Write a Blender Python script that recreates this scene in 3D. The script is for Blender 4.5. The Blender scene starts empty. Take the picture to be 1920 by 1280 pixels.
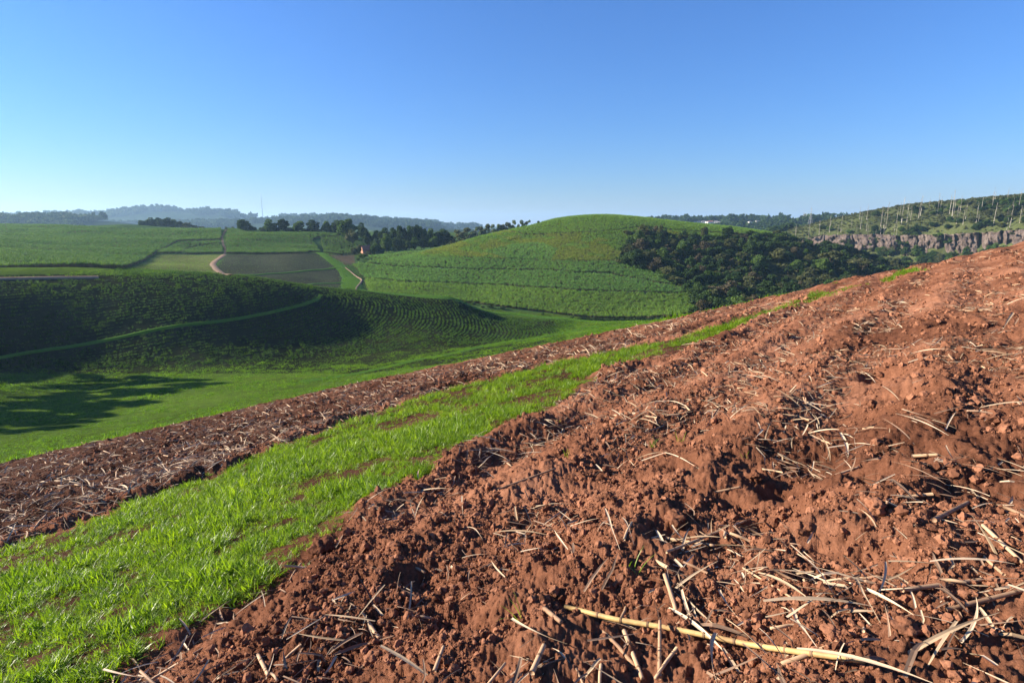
import bpy, math, random
import numpy as np
from mathutils import Vector, Matrix

random.seed(11)
RNG = np.random.default_rng(11)
SC = bpy.context.scene
COL = SC.collection
R = math.radians

# ------------------------------------------------------------------ camera, sky, sun, exposure
F = 1066.7                      # focal length in pixels of the 1920 px wide photograph
PITCH = math.atan(220 / F)
CAMZ = 1.7
cam_data = bpy.data.cameras.new('camera')
cam = bpy.data.objects.new('camera', cam_data)
COL.objects.link(cam)
cam_data.sensor_width = 36.0
cam_data.lens = 36.0 * F / 1920
cam_data.clip_start = 0.05
cam_data.clip_end = 40000
cam.location = (0, 0, CAMZ)
cam.rotation_euler = (math.pi / 2 - PITCH, 0, 0)
SC.camera = cam

SUN_AZ = -84.0                  # degrees from straight ahead, negative is left
SUN_EL = 21.0
world = bpy.data.worlds.new('World')
SC.world = world
world.use_nodes = True
wn = world.node_tree
wn.nodes.clear()
sky = wn.nodes.new('ShaderNodeTexSky')
sky.sky_type = 'NISHITA'
sky.sun_disc = False
sky.sun_elevation = R(SUN_EL)
sky.sun_rotation = R(SUN_AZ % 360)
sky.altitude = 100
sky.air_density = 1.35
sky.dust_density = 0.0
sky.ozone_density = 10.0
bg = wn.nodes.new('ShaderNodeBackground')
bg.inputs['Strength'].default_value = 0.05
wo = wn.nodes.new('ShaderNodeOutputWorld')
tint = wn.nodes.new('ShaderNodeMix'); tint.data_type = 'RGBA'; tint.blend_type = 'MULTIPLY'   # daylight white balance, the same all over the sky
tint.inputs[0].default_value = 1.0
tint.inputs[7].default_value = (1.17, 1.16, 1.40, 1)
wn.links.new(sky.outputs[0], tint.inputs[6])
wn.links.new(tint.outputs[2], bg.inputs[0])
wn.links.new(bg.outputs[0], wo.inputs[0])

sun_dir = Vector((math.sin(R(SUN_AZ)) * math.cos(R(SUN_EL)), math.cos(R(SUN_AZ)) * math.cos(R(SUN_EL)), math.sin(R(SUN_EL))))
sd = bpy.data.lights.new('sun', 'SUN')
sd.energy = 5.0
sd.angle = R(0.53)
sd.color = (1.0, 0.90, 0.76)
sun = bpy.data.objects.new('sun', sd)
COL.objects.link(sun)
sun.rotation_euler = (-sun_dir).to_track_quat('-Z', 'Y').to_euler()
sun.location = (-60, 30, 60)

SC.view_settings.view_transform = 'Standard'
SC.view_settings.look = 'None'
SC.view_settings.exposure = 1.5
SC.view_settings.gamma = 1.0
SC.view_settings.use_curve_mapping = False
SC.render.engine = 'CYCLES'
SC.cycles.use_denoising = True
SC.cycles.max_bounces = 6
SC.cycles.diffuse_bounces = 3
SC.cycles.volume_bounces = 1
SC.cycles.transparent_max_bounces = 6
SC.cycles.use_adaptive_sampling = True
SC.cycles.adaptive_threshold = 0.02

# ------------------------------------------------------------------ pixel <-> world helpers
CP, SP = math.cos(PITCH), math.sin(PITCH)
def ray(u, v):
    u = np.asarray(u, float); v = np.asarray(v, float)
    return u - 960, F * CP + (640 - v) * SP, -F * SP + (640 - v) * CP
def P(u, v, D):
    dx, dy, dz = ray(u, v)
    t = D / dy
    return dx * t, dy * t, dz * t + CAMZ
def proj(x, y, z):
    zz = z - CAMZ
    depth = y * CP - zz * SP
    up = y * SP + zz * CP
    depth = np.where(depth < 0.01, 0.01, depth)
    return 960 + F * x / depth, 640 - F * up / depth

# ------------------------------------------------------------------ noise
def _h(i, j, s):
    v = np.sin(i * 127.1 + j * 311.7 + s * 74.7) * 43758.5453
    return v - np.floor(v)
def vnoise(x, y, s=0):
    xi, yi = np.floor(x), np.floor(y)
    fx, fy = x - xi, y - yi
    fx = fx * fx * fx * (fx * (fx * 6 - 15) + 10)
    fy = fy * fy * fy * (fy * (fy * 6 - 15) + 10)
    a, b = _h(xi, yi, s), _h(xi + 1, yi, s)
    c, d = _h(xi, yi + 1, s), _h(xi + 1, yi + 1, s)
    return (a + (b - a) * fx) * (1 - fy) + (c + (d - c) * fx) * fy - 0.5
def fbm(x, y, freq, octv, gain=0.5, s=0):
    t, a = 0, 1.0
    cx, sx = math.cos(0.6), math.sin(0.6)
    for k in range(octv):
        t = t + a * vnoise(x * freq, y * freq, s + k * 3.1)
        x, y = x * cx - y * sx, x * sx + y * cx
        freq *= 2.03
        a *= gain
    return t
def domes(x, y, cell, s, prob=0.6, rmin=0.2, rmax=0.55, sharp=0.5):
    gx, gy = np.floor(x / cell), np.floor(y / cell)
    out = np.zeros_like(x)
    for i in (-1, 0, 1):
        for j in (-1, 0, 1):
            cx, cy = gx + i, gy + j
            px = (cx + 0.15 + 0.7 * _h(cx, cy, s)) * cell
            py = (cy + 0.15 + 0.7 * _h(cx, cy, s + 1)) * cell
            r = cell * (rmin + (rmax - rmin) * _h(cx, cy, s + 2) ** 2)
            on = _h(cx, cy, s + 3) < prob
            q = 1 - ((x - px) ** 2 + (y - py) ** 2) / (r * r)
            out = np.maximum(out, np.where(on & (q > 0), r * np.maximum(q, 0) ** sharp, 0))
    return out
def sstep(a, b, x):
    t = np.clip((x - a) / (b - a), 0, 1)
    return t * t * (3 - 2 * t)

# ------------------------------------------------------------------ the lie of the land
# (u, v, forward distance): where the photograph shows the ground and how far away it is
CT = [
 # valley and the shaded spur
 (0,522,200),(0,560,186),(0,600,178),(0,640,171),(0,668,166),(0,690,160),(0,720,144),(0,780,114),(0,860,80),
 (300,519,225),(300,560,207),(300,600,196),(300,620,191),(300,660,182),(300,685,173),(300,720,144),(300,780,110),(300,803,90),
 (500,541,235),(500,560,228),(500,590,218),(500,620,209),(500,650,200),(500,675,187),(500,710,148),(500,745,112),
 (600,553,252),(600,562,248),
 (700,567,262),(700,600,242),(700,630,226),(700,655,209),(700,690,160),(700,712,128),
 (800,577,275),(800,610,243),(800,640,215),(800,675,163),
 (900,586,292),(900,615,255),(900,640,220),(900,663,170),
 (1050,600,290),(1050,625,235),(1050,641,180),
 (1200,603,280),(1200,613,190),(1320,594,240),
 # foot of the round hill
 (690,553,332),(760,563,338),(850,570,345),(900,578,330),(1000,588,328),(1100,598,322),(1200,598,322),(1300,590,326),(1400,575,360),
 # behind the spur
 (420,520,322),(500,537,312),(600,550,312),(640,540,330),
 (500,510,360),(500,470,470),(500,440,575),(500,433,620),(600,475,455),(600,440,580),
 (300,505,335),(300,480,410),(300,450,540),(300,432,670),
 (0,505,255),(0,470,400),(0,440,575),(0,425,720),(0,419,840),
 (420,478,430),(420,432,640),(650,500,420),(700,478,500),(760,470,520),(830,470,560),
 # round hill
 (680,520,396),(800,540,372),(950,560,354),(1100,575,342),(1250,580,342),
 (760,490,444),(900,490,438),(1050,490,432),(1180,510,414),(1050,530,386),(900,530,394),(1200,545,372),
 (830,465,492),(900,445,516),(1000,425,540),(1060,412,550),(1130,408,552),(1200,412,560),(1240,416,564),(1000,450,504),(1130,440,498),(1130,480,444),
 (1350,430,556),(1450,442,548),(1560,474,540),(1650,497,530),(1300,480,475),(1400,500,450),(1300,550,375),(1500,540,410),(1600,535,430),
 (1250,450,505),(1350,450,520),
 # the far side of the gorge with the cliff
 (1480,444,832),(1480,454,812),(1480,437,851),(1540,441,802),(1540,472,782),(1540,420,842),(1540,430,818),(1600,437,772),(1600,478,752),(1600,404,832),(1600,420,797),(1600,500,700),(1700,438,722),(1700,483,702),(1700,385,814),(1700,411,762),(1700,505,650),(1800,435,672),(1800,486,652),(1800,378,771),(1800,406,715),(1800,508,600),(1920,429,612),(1920,482,592),(1920,371,712),(1920,400,656),(1920,504,540),(2050,424,547),(2050,480,527),(2050,364,651),(2050,394,592),(2050,502,475),
]
CW = [(*P(u, v, D),) for u, v, D in CT]
CW += [ # ground the photograph does not show
 (-260,230,-15),(-330,330,-12),(-215,150,-16),(-172,128,-20),(-180,100,-26),(-128,118,-36),(-150,60,-30),(-105,62,-30),(-40,640,-24),(10,660,-20),(-110,640,-22),(-510,800,-3),(-385,770,-6),(-300,700,-8),(-300,140,-24),(-420,260,-10),
 (-500,500,-4),(-450,700,0),(120,150,-24),(220,180,-20),(330,120,20),(200,320,-50),(300,430,-54),(400,480,-58),
 (60,720,-8),(-60,760,-12),(160,760,-20),(300,800,-30),(420,930,-14),(520,920,4),(650,860,26),(760,780,40),(800,620,50),(700,350,30),
 (-30,290,-37+2),(-75,290,-34+2),
]
EDX = np.array([-90, -45, -22.8, -9.7, 3.1, 8.2, 13.5, 19, 22.7, 32, 60, 120.])
EDY = np.array([6, 19, 24.3, 27.7, 26.4, 26.0, 26.8, 27.5, 27.0, 29, 36, 60.])
def yedge(x): return np.interp(x, EDX, EDY)
def near_plane(x, y): return 0.216 * x - 0.167 * y
for xe, ye in zip(EDX[1:], EDY[1:]):
    CW.append((xe, ye, near_plane(xe, ye)))
CW = np.array(CW)
TS = 100.0
def _phi(d2): return 0.5 * d2 * np.log(d2 + 1e-12)
def _fit():
    X = CW[:, :2] / TS
    n = len(X)
    d2 = ((X[:, None] - X[None]) ** 2).sum(-1)
    A = np.zeros((n + 3, n + 3))
    A[:n, :n] = _phi(d2) + np.eye(n) * 0.004
    A[:n, n] = 1; A[:n, n + 1:] = X
    A[n, :n] = 1; A[n + 1:, :n] = X.T
    b = np.zeros(n + 3); b[:n] = CW[:, 2]
    return np.linalg.solve(A, b)
TW = _fit()
def tps(x, y):
    sh = np.shape(x)
    x = np.ravel(x) / TS; y = np.ravel(y) / TS
    n = len(CW)
    out = TW[n] + TW[n + 1] * x + TW[n + 2] * y
    for k in range(n):
        cx, cy = CW[k, 0] / TS, CW[k, 1] / TS
        out = out + TW[k] * _phi((x - cx) ** 2 + (y - cy) ** 2)
    return out.reshape(sh)

RID = [ # (distance, half-depth, base, crest line as (u, v))
 (4200, 700, -60, [(-400,409),(0,411),(90,408),(150,406),(195,408),(215,402),(240,399),(330,398),(420,403),(480,408),(560,411),(640,410),(700,415),(780,422),(860,430),(2400,428)]),
 (3000, 420, -70, [(-600,425),(300,424),(450,420),(560,413),(640,413),(720,419),(800,425),(900,433),(2400,432)]),
 (1900, 260, -60, [(-600,412),(-100,413),(0,413),(120,412),(200,414),(270,421),(340,428),(500,431),(1000,430),(1180,424),(1240,418),(1330,416),(1430,414),(1520,414),(1600,413),(1800,414),(2600,410)]),
 (1500, 150, -55, [(-600,421),(0,421),(150,422),(260,428),(400,434),(1050,434),(1330,430),(1400,424),(1470,419),(1520,412),(1560,410),(1600,408),(1700,404),(2600,400)]),
]
def far_land(x, y):
    yy = np.maximum(y, 60.0)
    u = 960 + 1090 * x / yy
    z = np.full(np.shape(x), -38.0) + 14 * fbm(x, y, 1 / 900., 3, 0.5, 40)
    for D, w, base, line in RID:
        lu = np.array([p[0] for p in line], float); lv = np.array([p[1] for p in line], float)
        crest = (420 - np.interp(u, lu, lv)) / 1088 * D + CAMZ
        prof = np.exp(-((yy - D) / w) ** 2)
        bump = (12 if D > 2500 else 3) * fbm(x, y, 1 / 220., 3, 0.5, D)
        z = np.maximum(z, base + (crest - base + bump) * prof)
    return z
def land(x, y):
    """height of the ground without the small relief of the tilled soil"""
    x = np.asarray(x, float); y = np.asarray(y, float)
    e = y - yedge(x)
    r = np.hypot(x, y)
    near = near_plane(x, y) - 0.006 * np.maximum(e, 0) ** 2
    mid = tps(x, y) + sstep(60, 200, r) * (0.9 * fbm(x, y, 1 / 38., 3, 0.5, 7))
    mid = mid + sstep(320, 420, y) * sstep(-60, -160, x) * (3.4 * fbm(x * .7, y * 1.5, 1 / 60., 2, 0.5, 17) - 0.6)
    wf = sstep(1080, 1450, r - 0.45 * np.maximum(x, 0))
    mid = mid * (1 - wf) + far_land(x, y) * wf
    w = sstep(0, 20, e)
    return near * (1 - w) + mid * w
def hit(u, v, d0=40, d1=1100):
    """first point where the line of sight through a photo pixel meets the land"""
    u = np.atleast_1d(np.asarray(u, float)); v = np.atleast_1d(np.asarray(v, float))
    Ds = d0 * (d1 / d0) ** np.linspace(0, 1, 420)
    X, Y, Z = P(u[:, None], v[:, None], Ds[None])
    below = land(X, Y) > Z
    k = np.argmax(below, axis=1)
    ok = below.any(axis=1)
    x = X[np.arange(len(u)), k]; y = Y[np.arange(len(u)), k]
    return x, y, land(x, y), ok

# ------------------------------------------------------------------ material helpers
def new_mat(name):
    m = bpy.data.materials.new(name)
    m.use_nodes = True
    m.node_tree.nodes.clear()
    return m, m.node_tree
def N(nt, typ, **kw):
    n = nt.nodes.new(typ)
    for k, v in kw.items():
        if k.startswith('i_'):
            n.inputs[k[2:].replace('_', ' ')].default_value = v
        else:
            setattr(n, k, v)
    return n
def ramp(nt, src, stops):
    r = nt.nodes.new('ShaderNodeValToRGB')
    while len(r.color_ramp.elements) > 1:
        r.color_ramp.elements.remove(r.color_ramp.elements[0])
    r.color_ramp.elements[0].position = stops[0][0]
    r.color_ramp.elements[0].color = (*stops[0][1], 1)
    for p, c in stops[1:]:
        e = r.color_ramp.elements.new(p); e.color = (*c, 1)
    nt.links.new(src, r.inputs[0])
    return r.outputs[0]
def noise(nt, scale, detail=4, rough=0.6, coord=None):
    n = N(nt, 'ShaderNodeTexNoise')
    n.inputs['Scale'].default_value = scale
    n.inputs['Detail'].default_value = detail
    n.inputs['Roughness'].default_value = rough
    if coord is None:
        g = nt.nodes.new('ShaderNodeNewGeometry'); coord = g.outputs['Position']
    nt.links.new(coord, n.inputs['Vector'])
    return n.outputs['Fac']
def mixc(nt, fac, a, b, mode='MIX'):
    m = nt.nodes.new('ShaderNodeMix'); m.data_type = 'RGBA'; m.blend_type = mode
    for s, val in ((m.inputs[0], fac), (m.inputs[6], a), (m.inputs[7], b)):
        if isinstance(val, (int, float)): s.default_value = val
        elif isinstance(val, tuple): s.default_value = (*val, 1)
        else: nt.links.new(val, s)
    return m.outputs[2]
def leaf_mat(name, c_dark, c_light, trans=0.35, rough=0.5, scale=0.05, spec_=0.3, spec=0.04, dry=None, glow=1.5):
    m, nt = new_mat(name)
    oi = nt.nodes.new('ShaderNodeObjectInfo')
    ns = noise(nt, scale, 3)
    ad = N(nt, 'ShaderNodeMath', operation='ADD'); nt.links.new(oi.outputs['Random'], ad.inputs[0]); nt.links.new(ns, ad.inputs[1])
    hf = N(nt, 'ShaderNodeMath', operation='MULTIPLY'); nt.links.new(ad.outputs[0], hf.inputs[0]); hf.inputs[1].default_value = 0.5
    stops = [(0.2, c_dark), (0.8, c_light)]
    if dry: stops.append((0.93, dry))
    c = ramp(nt, hf.outputs[0], stops)
    b = N(nt, 'ShaderNodeBsdfPrincipled'); nt.links.new(c, b.inputs['Base Color'])
    b.inputs['Roughness'].default_value = rough
    b.inputs['Specular IOR Level'].default_value = spec
    t = N(nt, 'ShaderNodeBsdfTranslucent')
    c2 = mixc(nt, 1.0, c, (glow, glow * 1.05, 0.45 * glow), 'MULTIPLY')
    nt.links.new(c2, t.inputs[0])
    mx = N(nt, 'ShaderNodeMixShader'); mx.inputs[0].default_value = trans
    nt.links.new(b.outputs[0], mx.inputs[1]); nt.links.new(t.outputs[0], mx.inputs[2])
    o = N(nt, 'ShaderNodeOutputMaterial'); nt.links.new(mx.outputs[0], o.inputs[0])
    return m
def plain_mat(name, c1, c2, rough=0.85, scale=3.0, rnd=True, spec=0.25, bump=0.0):
    m, nt = new_mat(name)
    ns = noise(nt, scale, 5)
    if rnd:
        oi = nt.nodes.new('ShaderNodeObjectInfo')
        ad = N(nt, 'ShaderNodeMath', operation='ADD'); nt.links.new(oi.outputs['Random'], ad.inputs[0]); nt.links.new(ns, ad.inputs[1])
        hf = N(nt, 'ShaderNodeMath', operation='MULTIPLY'); nt.links.new(ad.outputs[0], hf.inputs[0]); hf.inputs[1].default_value = 0.5
        ns2 = hf.outputs[0]
    else:
        ns2 = ns
    c = ramp(nt, ns2, [(0.25, c1), (0.75, c2)])
    b = N(nt, 'ShaderNodeBsdfPrincipled'); nt.links.new(c, b.inputs['Base Color'])
    b.inputs['Roughness'].default_value = rough
    b.inputs['Specular IOR Level'].default_value = spec
    if bump:
        bp = N(nt, 'ShaderNodeBump'); bp.inputs['Strength'].default_value = bump; bp.inputs['Distance'].default_value = 0.02
        nt.links.new(ns, bp.inputs['Height']); nt.links.new(bp.outputs[0], b.inputs['Normal'])
    o = N(nt, 'ShaderNodeOutputMaterial'); nt.links.new(b.outputs[0], o.inputs[0])
    return m

def soil_mat():
    m, nt = new_mat('red_soil')
    n1 = noise(nt, 0.35, 5); n2 = noise(nt, 9.0, 6, 0.7); n3 = noise(nt, 60.0, 5, 0.75)
    c1 = ramp(nt, n1, [(0.32, (0.115, 0.047, 0.026)), (0.5, (0.210, 0.091, 0.050)), (0.7, (0.340, 0.162, 0.094))])
    c2 = ramp(nt, n2, [(0.25, (0.55, 0.50, 0.48)), (0.5, (0.95, 0.93, 0.92)), (0.75, (1.25, 1.25, 1.25))])
    c3 = ramp(nt, n3, [(0.3, (0.75, 0.72, 0.7)), (0.7, (1.15, 1.17, 1.2))])
    c = mixc(nt, 1.0, mixc(nt, 1.0, c1, c2, 'MULTIPLY'), c3, 'MULTIPLY')
    at = N(nt, 'ShaderNodeAttribute', attribute_name='shade_turf_soil')          # darker soil under the turf; backlit shade painted into the lower band
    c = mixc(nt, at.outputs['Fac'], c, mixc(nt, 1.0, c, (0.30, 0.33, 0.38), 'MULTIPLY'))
    b = N(nt, 'ShaderNodeBsdfPrincipled'); nt.links.new(c, b.inputs['Base Color'])
    b.inputs['Roughness'].default_value = 0.95
    b.inputs['Specular IOR Level'].default_value = 0.02
    n4 = noise(nt, 38.0, 7, 0.75)
    bp = N(nt, 'ShaderNodeBump'); bp.inputs['Strength'].default_value = 0.9; bp.inputs['Distance'].default_value = 0.025
    nt.links.new(n4, bp.inputs['Height']); nt.links.new(bp.outputs[0], b.inputs['Normal'])
    o = N(nt, 'ShaderNodeOutputMaterial'); nt.links.new(b.outputs[0], o.inputs[0])
    return m
def ground_mat():
    """land colours come from the painted attribute (what grows or lies there), broken up by noise"""
    m, nt = new_mat('valley_ground')
    at = N(nt, 'ShaderNodeAttribute', attribute_name='cover')
    n2 = noise(nt, 0.5, 6, 0.7); n3 = noise(nt, 0.03, 4, 0.6)
    c2 = ramp(nt, n2, [(0.3, (0.55, 0.6, 0.55)), (0.55, (1.0, 1.0, 1.0)), (0.75, (1.35, 1.3, 1.2))])
    c3 = ramp(nt, n3, [(0.3, (0.8, 0.85, 0.8)), (0.7, (1.15, 1.1, 1.05))])
    c = mixc(nt, 1.0, mixc(nt, 1.0, at.outputs['Color'], c2, 'MULTIPLY'), c3, 'MULTIPLY')
    b = N(nt, 'ShaderNodeBsdfPrincipled'); nt.links.new(c, b.inputs['Base Color'])
    b.inputs['Roughness'].default_value = 0.95
    b.inputs['Specular IOR Level'].default_value = 0.0
    n4 = noise(nt, 1.6, 6, 0.7)
    bp = N(nt, 'ShaderNodeBump'); bp.inputs['Strength'].default_value = 0.7; bp.inputs['Distance'].default_value = 0.35
    nt.links.new(n4, bp.inputs['Height']); nt.links.new(bp.outputs[0], b.inputs['Normal'])
    o = N(nt, 'ShaderNodeOutputMaterial'); nt.links.new(b.outputs[0], o.inputs[0])
    return m
def rock_mat():
    m, nt = new_mat('cliff_rock')
    n1 = noise(nt, 0.13, 6, 0.7); n2 = noise(nt, 0.5, 6, 0.75)
    c1 = ramp(nt, n1, [(0.3, (0.055, 0.043, 0.037)), (0.5, (0.125, 0.094, 0.078)), (0.7, (0.205, 0.163, 0.135))])
    c2 = ramp(nt, n2, [(0.3, (0.45, 0.42, 0.42)), (0.6, (1.05, 1.05, 1.05))])
    c = mixc(nt, 1.0, c1, c2, 'MULTIPLY')
    b = N(nt, 'ShaderNodeBsdfPrincipled'); nt.links.new(c, b.inputs['Base Color'])
    b.inputs['Roughness'].default_value = 0.9
    b.inputs['Specular IOR Level'].default_value = 0.1
    bp = N(nt, 'ShaderNodeBump'); bp.inputs['Strength'].default_value = 0.8; bp.inputs['Distance'].default_value = 1.0
    nt.links.new(n2, bp.inputs['Height']); nt.links.new(bp.outputs[0], b.inputs['Normal'])
    o = N(nt, 'ShaderNodeOutputMaterial'); nt.links.new(b.outputs[0], o.inputs[0])
    return m

M = {}
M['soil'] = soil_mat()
M['clod'] = plain_mat('soil_clod', (0.12, 0.050, 0.028), (0.29, 0.130, 0.073), 0.95, 40, True, 0.02, 0.6)
M['ground'] = ground_mat()
M['rock'] = rock_mat()
M['straw'] = plain_mat('dry_leaf', (0.26, 0.175, 0.10), (0.58, 0.44, 0.29), 0.75, 6, True, 0.25)
M['straw_dark'] = plain_mat('old_leaf', (0.10, 0.062, 0.042), (0.30, 0.19, 0.12), 0.85, 6, True, 0.2)
M['stalk'] = plain_mat('dry_stalk', (0.22, 0.12, 0.065), (0.50, 0.33, 0.19), 0.65, 12, True, 0.3)
M['stalk_yellow'] = plain_mat('yellow_stalk', (0.24, 0.13, 0.055), (0.56, 0.39, 0.15), 0.6, 9, False, 0.3, 0.3)
M['node'] = plain_mat('stalk_node', (0.16, 0.085, 0.045), (0.30, 0.19, 0.10), 0.7, 20, False)
M['grass'] = leaf_mat('grass_blade', (0.085, 0.16, 0.010), (0.235, 0.33, 0.020), 0.48, 0.42, 0.7, 0.45, 0.30, (0.34, 0.29, 0.10))
M['turf'] = leaf_mat('valley_turf', (0.055, 0.140, 0.010), (0.165, 0.275, 0.022), 0.42, 0.5, 0.10, 0.2)
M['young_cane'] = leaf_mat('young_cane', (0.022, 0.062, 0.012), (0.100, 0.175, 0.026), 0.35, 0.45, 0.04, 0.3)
M['cane'] = leaf_mat('tall_cane', (0.105, 0.200, 0.044), (0.215, 0.315, 0.066), 0.45, 0.5, 0.02, 0.25)
M['cane_blue'] = leaf_mat('blue_green_cane', (0.100, 0.205, 0.062), (0.185, 0.300, 0.088), 0.45, 0.5, 0.02, 0.25)
M['cane_deep'] = leaf_mat('deep_green_cane', (0.050, 0.112, 0.034), (0.120, 0.190, 0.052), 0.4, 0.5, 0.02, 0.25)
M['cane_yellow'] = leaf_mat('yellowing_cane', (0.140, 0.190, 0.040), (0.260, 0.285, 0.065), 0.45, 0.5, 0.03, 0.25)
M['cane_stem'] = plain_mat('cane_stem', (0.13, 0.085, 0.05), (0.26, 0.18, 0.10), 0.9, 0.5)
M['leaf_dark'] = leaf_mat('dark_foliage', (0.020, 0.040, 0.014), (0.052, 0.086, 0.026), 0.25, 0.6, 0.15, 0.25)
M['leaf_mid'] = leaf_mat('green_foliage', (0.040, 0.078, 0.020), (0.098, 0.150, 0.036), 0.28, 0.6, 0.15, 0.25)
M['leaf_olive'] = leaf_mat('olive_foliage', (0.050, 0.060, 0.026), (0.110, 0.116, 0.048), 0.25, 0.65, 0.15, 0.2)
M['leaf_brown'] = leaf_mat('brownish_foliage', (0.052, 0.044, 0.028), (0.105, 0.086, 0.052), 0.2, 0.7, 0.15, 0.15)
M['leaf_gum'] = leaf_mat('gum_foliage', (0.070, 0.100, 0.046), (0.150, 0.180, 0.080), 0.28, 0.6, 0.15, 0.25)
M['bark'] = plain_mat('bark', (0.06, 0.045, 0.032), (0.14, 0.11, 0.08), 0.95, 1.5)
M['bark_pale'] = plain_mat('pale_bark', (0.22, 0.195, 0.155), (0.36, 0.32, 0.26), 0.85, 0.6)
M['track'] = plain_mat('dirt_track', (0.20, 0.135, 0.09), (0.33, 0.235, 0.16), 0.95, 0.6, False, 0.0)
M['track_shaded'] = plain_mat('shade_darkened_track', (0.07, 0.045, 0.03), (0.13, 0.085, 0.055), 0.95, 0.6, False, 0.1)  # dirt track colour darkened to stand in for the cane's shade
M['verge'] = leaf_mat('grass_verge', (0.085, 0.185, 0.020), (0.14, 0.26, 0.030), 0.35, 0.6, 0.3, 0.15)
M['wall_white'] = plain_mat('white_wall', (0.62, 0.59, 0.54), (0.78, 0.76, 0.72), 0.8, 0.7)
M['wall_orange'] = plain_mat('orange_plaster', (0.40, 0.19, 0.11), (0.50, 0.26, 0.16), 0.8, 0.7)
M['roof_red'] = plain_mat('red_roof', (0.26, 0.07, 0.05), (0.38, 0.13, 0.09), 0.8, 0.7)
M['roof_grey'] = plain_mat('grey_roof', (0.16, 0.15, 0.15), (0.30, 0.29, 0.28), 0.7, 0.7)
M['glass'] = plain_mat('window_glass', (0.02, 0.025, 0.03), (0.05, 0.055, 0.06), 0.15, 1, False, 0.5)
M['steel'] = plain_mat('galvanised_steel', (0.22, 0.23, 0.24), (0.34, 0.35, 0.36), 0.5, 1, False, 0.5)
M['timber'] = plain_mat('timber_pole', (0.09, 0.065, 0.045), (0.16, 0.12, 0.09), 0.9, 1, False)

# ------------------------------------------------------------------ object helpers
def tag(o, label=None, cat=None, group=None, kind=None):
    if label: o['label'] = label
    if cat: o['category'] = cat
    if group: o['group'] = group
    if kind: o['kind'] = kind
    return o
def mesh_np(name, V, Fc, mats, smooth=False, midx=None):
    me = bpy.data.meshes.new(name)
    V = np.asarray(V, np.float32); Fc = np.asarray(Fc, np.int32)
    k = Fc.shape[1]
    me.vertices.add(len(V)); me.vertices.foreach_set('co', V.ravel())
    me.loops.add(Fc.size); me.loops.foreach_set('vertex_index', Fc.ravel())
    me.polygons.add(len(Fc))
    me.polygons.foreach_set('loop_start', np.arange(0, Fc.size, k, dtype=np.int32))
    me.polygons.foreach_set('loop_total', np.full(len(Fc), k, np.int32))
    if smooth: me.polygons.foreach_set('use_smooth', np.ones(len(Fc), bool))
    for m in mats: me.materials.append(m)
    if midx is not None: me.polygons.foreach_set('material_index', np.asarray(midx, np.int32))
    me.update(calc_edges=True)
    return me
def ob(name, me, parent=None, loc=(0, 0, 0), rot=(0, 0, 0), scl=(1, 1, 1)):
    o = bpy.data.objects.new(name, me)
    COL.objects.link(o)
    o.location = loc; o.rotation_euler = rot; o.scale = scl
    if parent: o.parent = parent
    return o
def empty(name, loc=(0, 0, 0), rot=(0, 0, 0), scl=(1, 1, 1)):
    o = ob(name, None, None, loc, rot, scl)
    o.empty_display_size = 0.3
    return o
class MB:
    """collects quads/tris as quads of vertices"""
    def __init__(s): s.v = []; s.f = []; s.m = []
    def quad(s, a, b, c, d, m=0):
        k = len(s.v); s.v += [a, b, c, d]; s.f.append((k, k + 1, k + 2, k + 3)); s.m.append(m)
    def box(s, c, h, m=0, rz=0.0):
        cs, sn = math.cos(rz), math.sin(rz)
        p = []
        for dz in (-1, 1):
            for dx, dy in ((-1, -1), (1, -1), (1, 1), (-1, 1)):
                x, y = dx * h[0], dy * h[1]
                p.append((c[0] + x * cs - y * sn, c[1] + x * sn + y * cs, c[2] + dz * h[2]))
        k = len(s.v); s.v += p
        for f in ((3, 2, 1, 0), (4, 5, 6, 7), (0, 1, 5, 4), (1, 2, 6, 5), (2, 3, 7, 6), (3, 0, 4, 7)):
            s.f.append(tuple(k + i for i in f)); s.m.append(m)
    def tube(s, pts, rad, seg=6, m=0, cap=True):
        pts = [Vector(p) for p in pts]
        k0 = len(s.v)
        for i, p in enumerate(pts):
            t = (pts[min(i + 1, len(pts) - 1)] - pts[max(i - 1, 0)]).normalized()
            a = t.cross(Vector((0, 0, 1)))
            if a.length < 1e-3: a = t.cross(Vector((1, 0, 0)))
            a.normalize(); b = t.cross(a)
            for j in range(seg):
                th = 2 * math.pi * j / seg
                s.v.append(tuple(p + (a * math.cos(th) + b * math.sin(th)) * rad[i]))
        for i in range(len(pts) - 1):
            for j in range(seg):
                a0 = k0 + i * seg + j; a1 = k0 + i * seg + (j + 1) % seg
                s.f.append((a0, a1, a1 + seg, a0 + seg)); s.m.append(m)
        if cap:
            for i, base in ((0, k0), (1, k0 + (len(pts) - 1) * seg)):
                c = len(s.v); s.v.append(tuple(pts[0] if i == 0 else pts[-1]))
                for j in range(seg):
                    s.f.append((base + j, base + (j + 1) % seg, c, c)); s.m.append(m)
    def build(s, name, mats, smooth=False):
        me = bpy.data.meshes.new(name)
        fs = [f if f[2] != f[3] else f[:3] for f in s.f]
        me.from_pydata([tuple(v) for v in s.v], [], fs)
        for m in mats: me.materials.append(m)
        me.polygons.foreach_set('material_index', np.array(s.m, np.int32))
        if smooth: me.polygons.foreach_set('use_smooth', np.ones(len(fs), bool))
        me.update()
        return me

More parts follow.
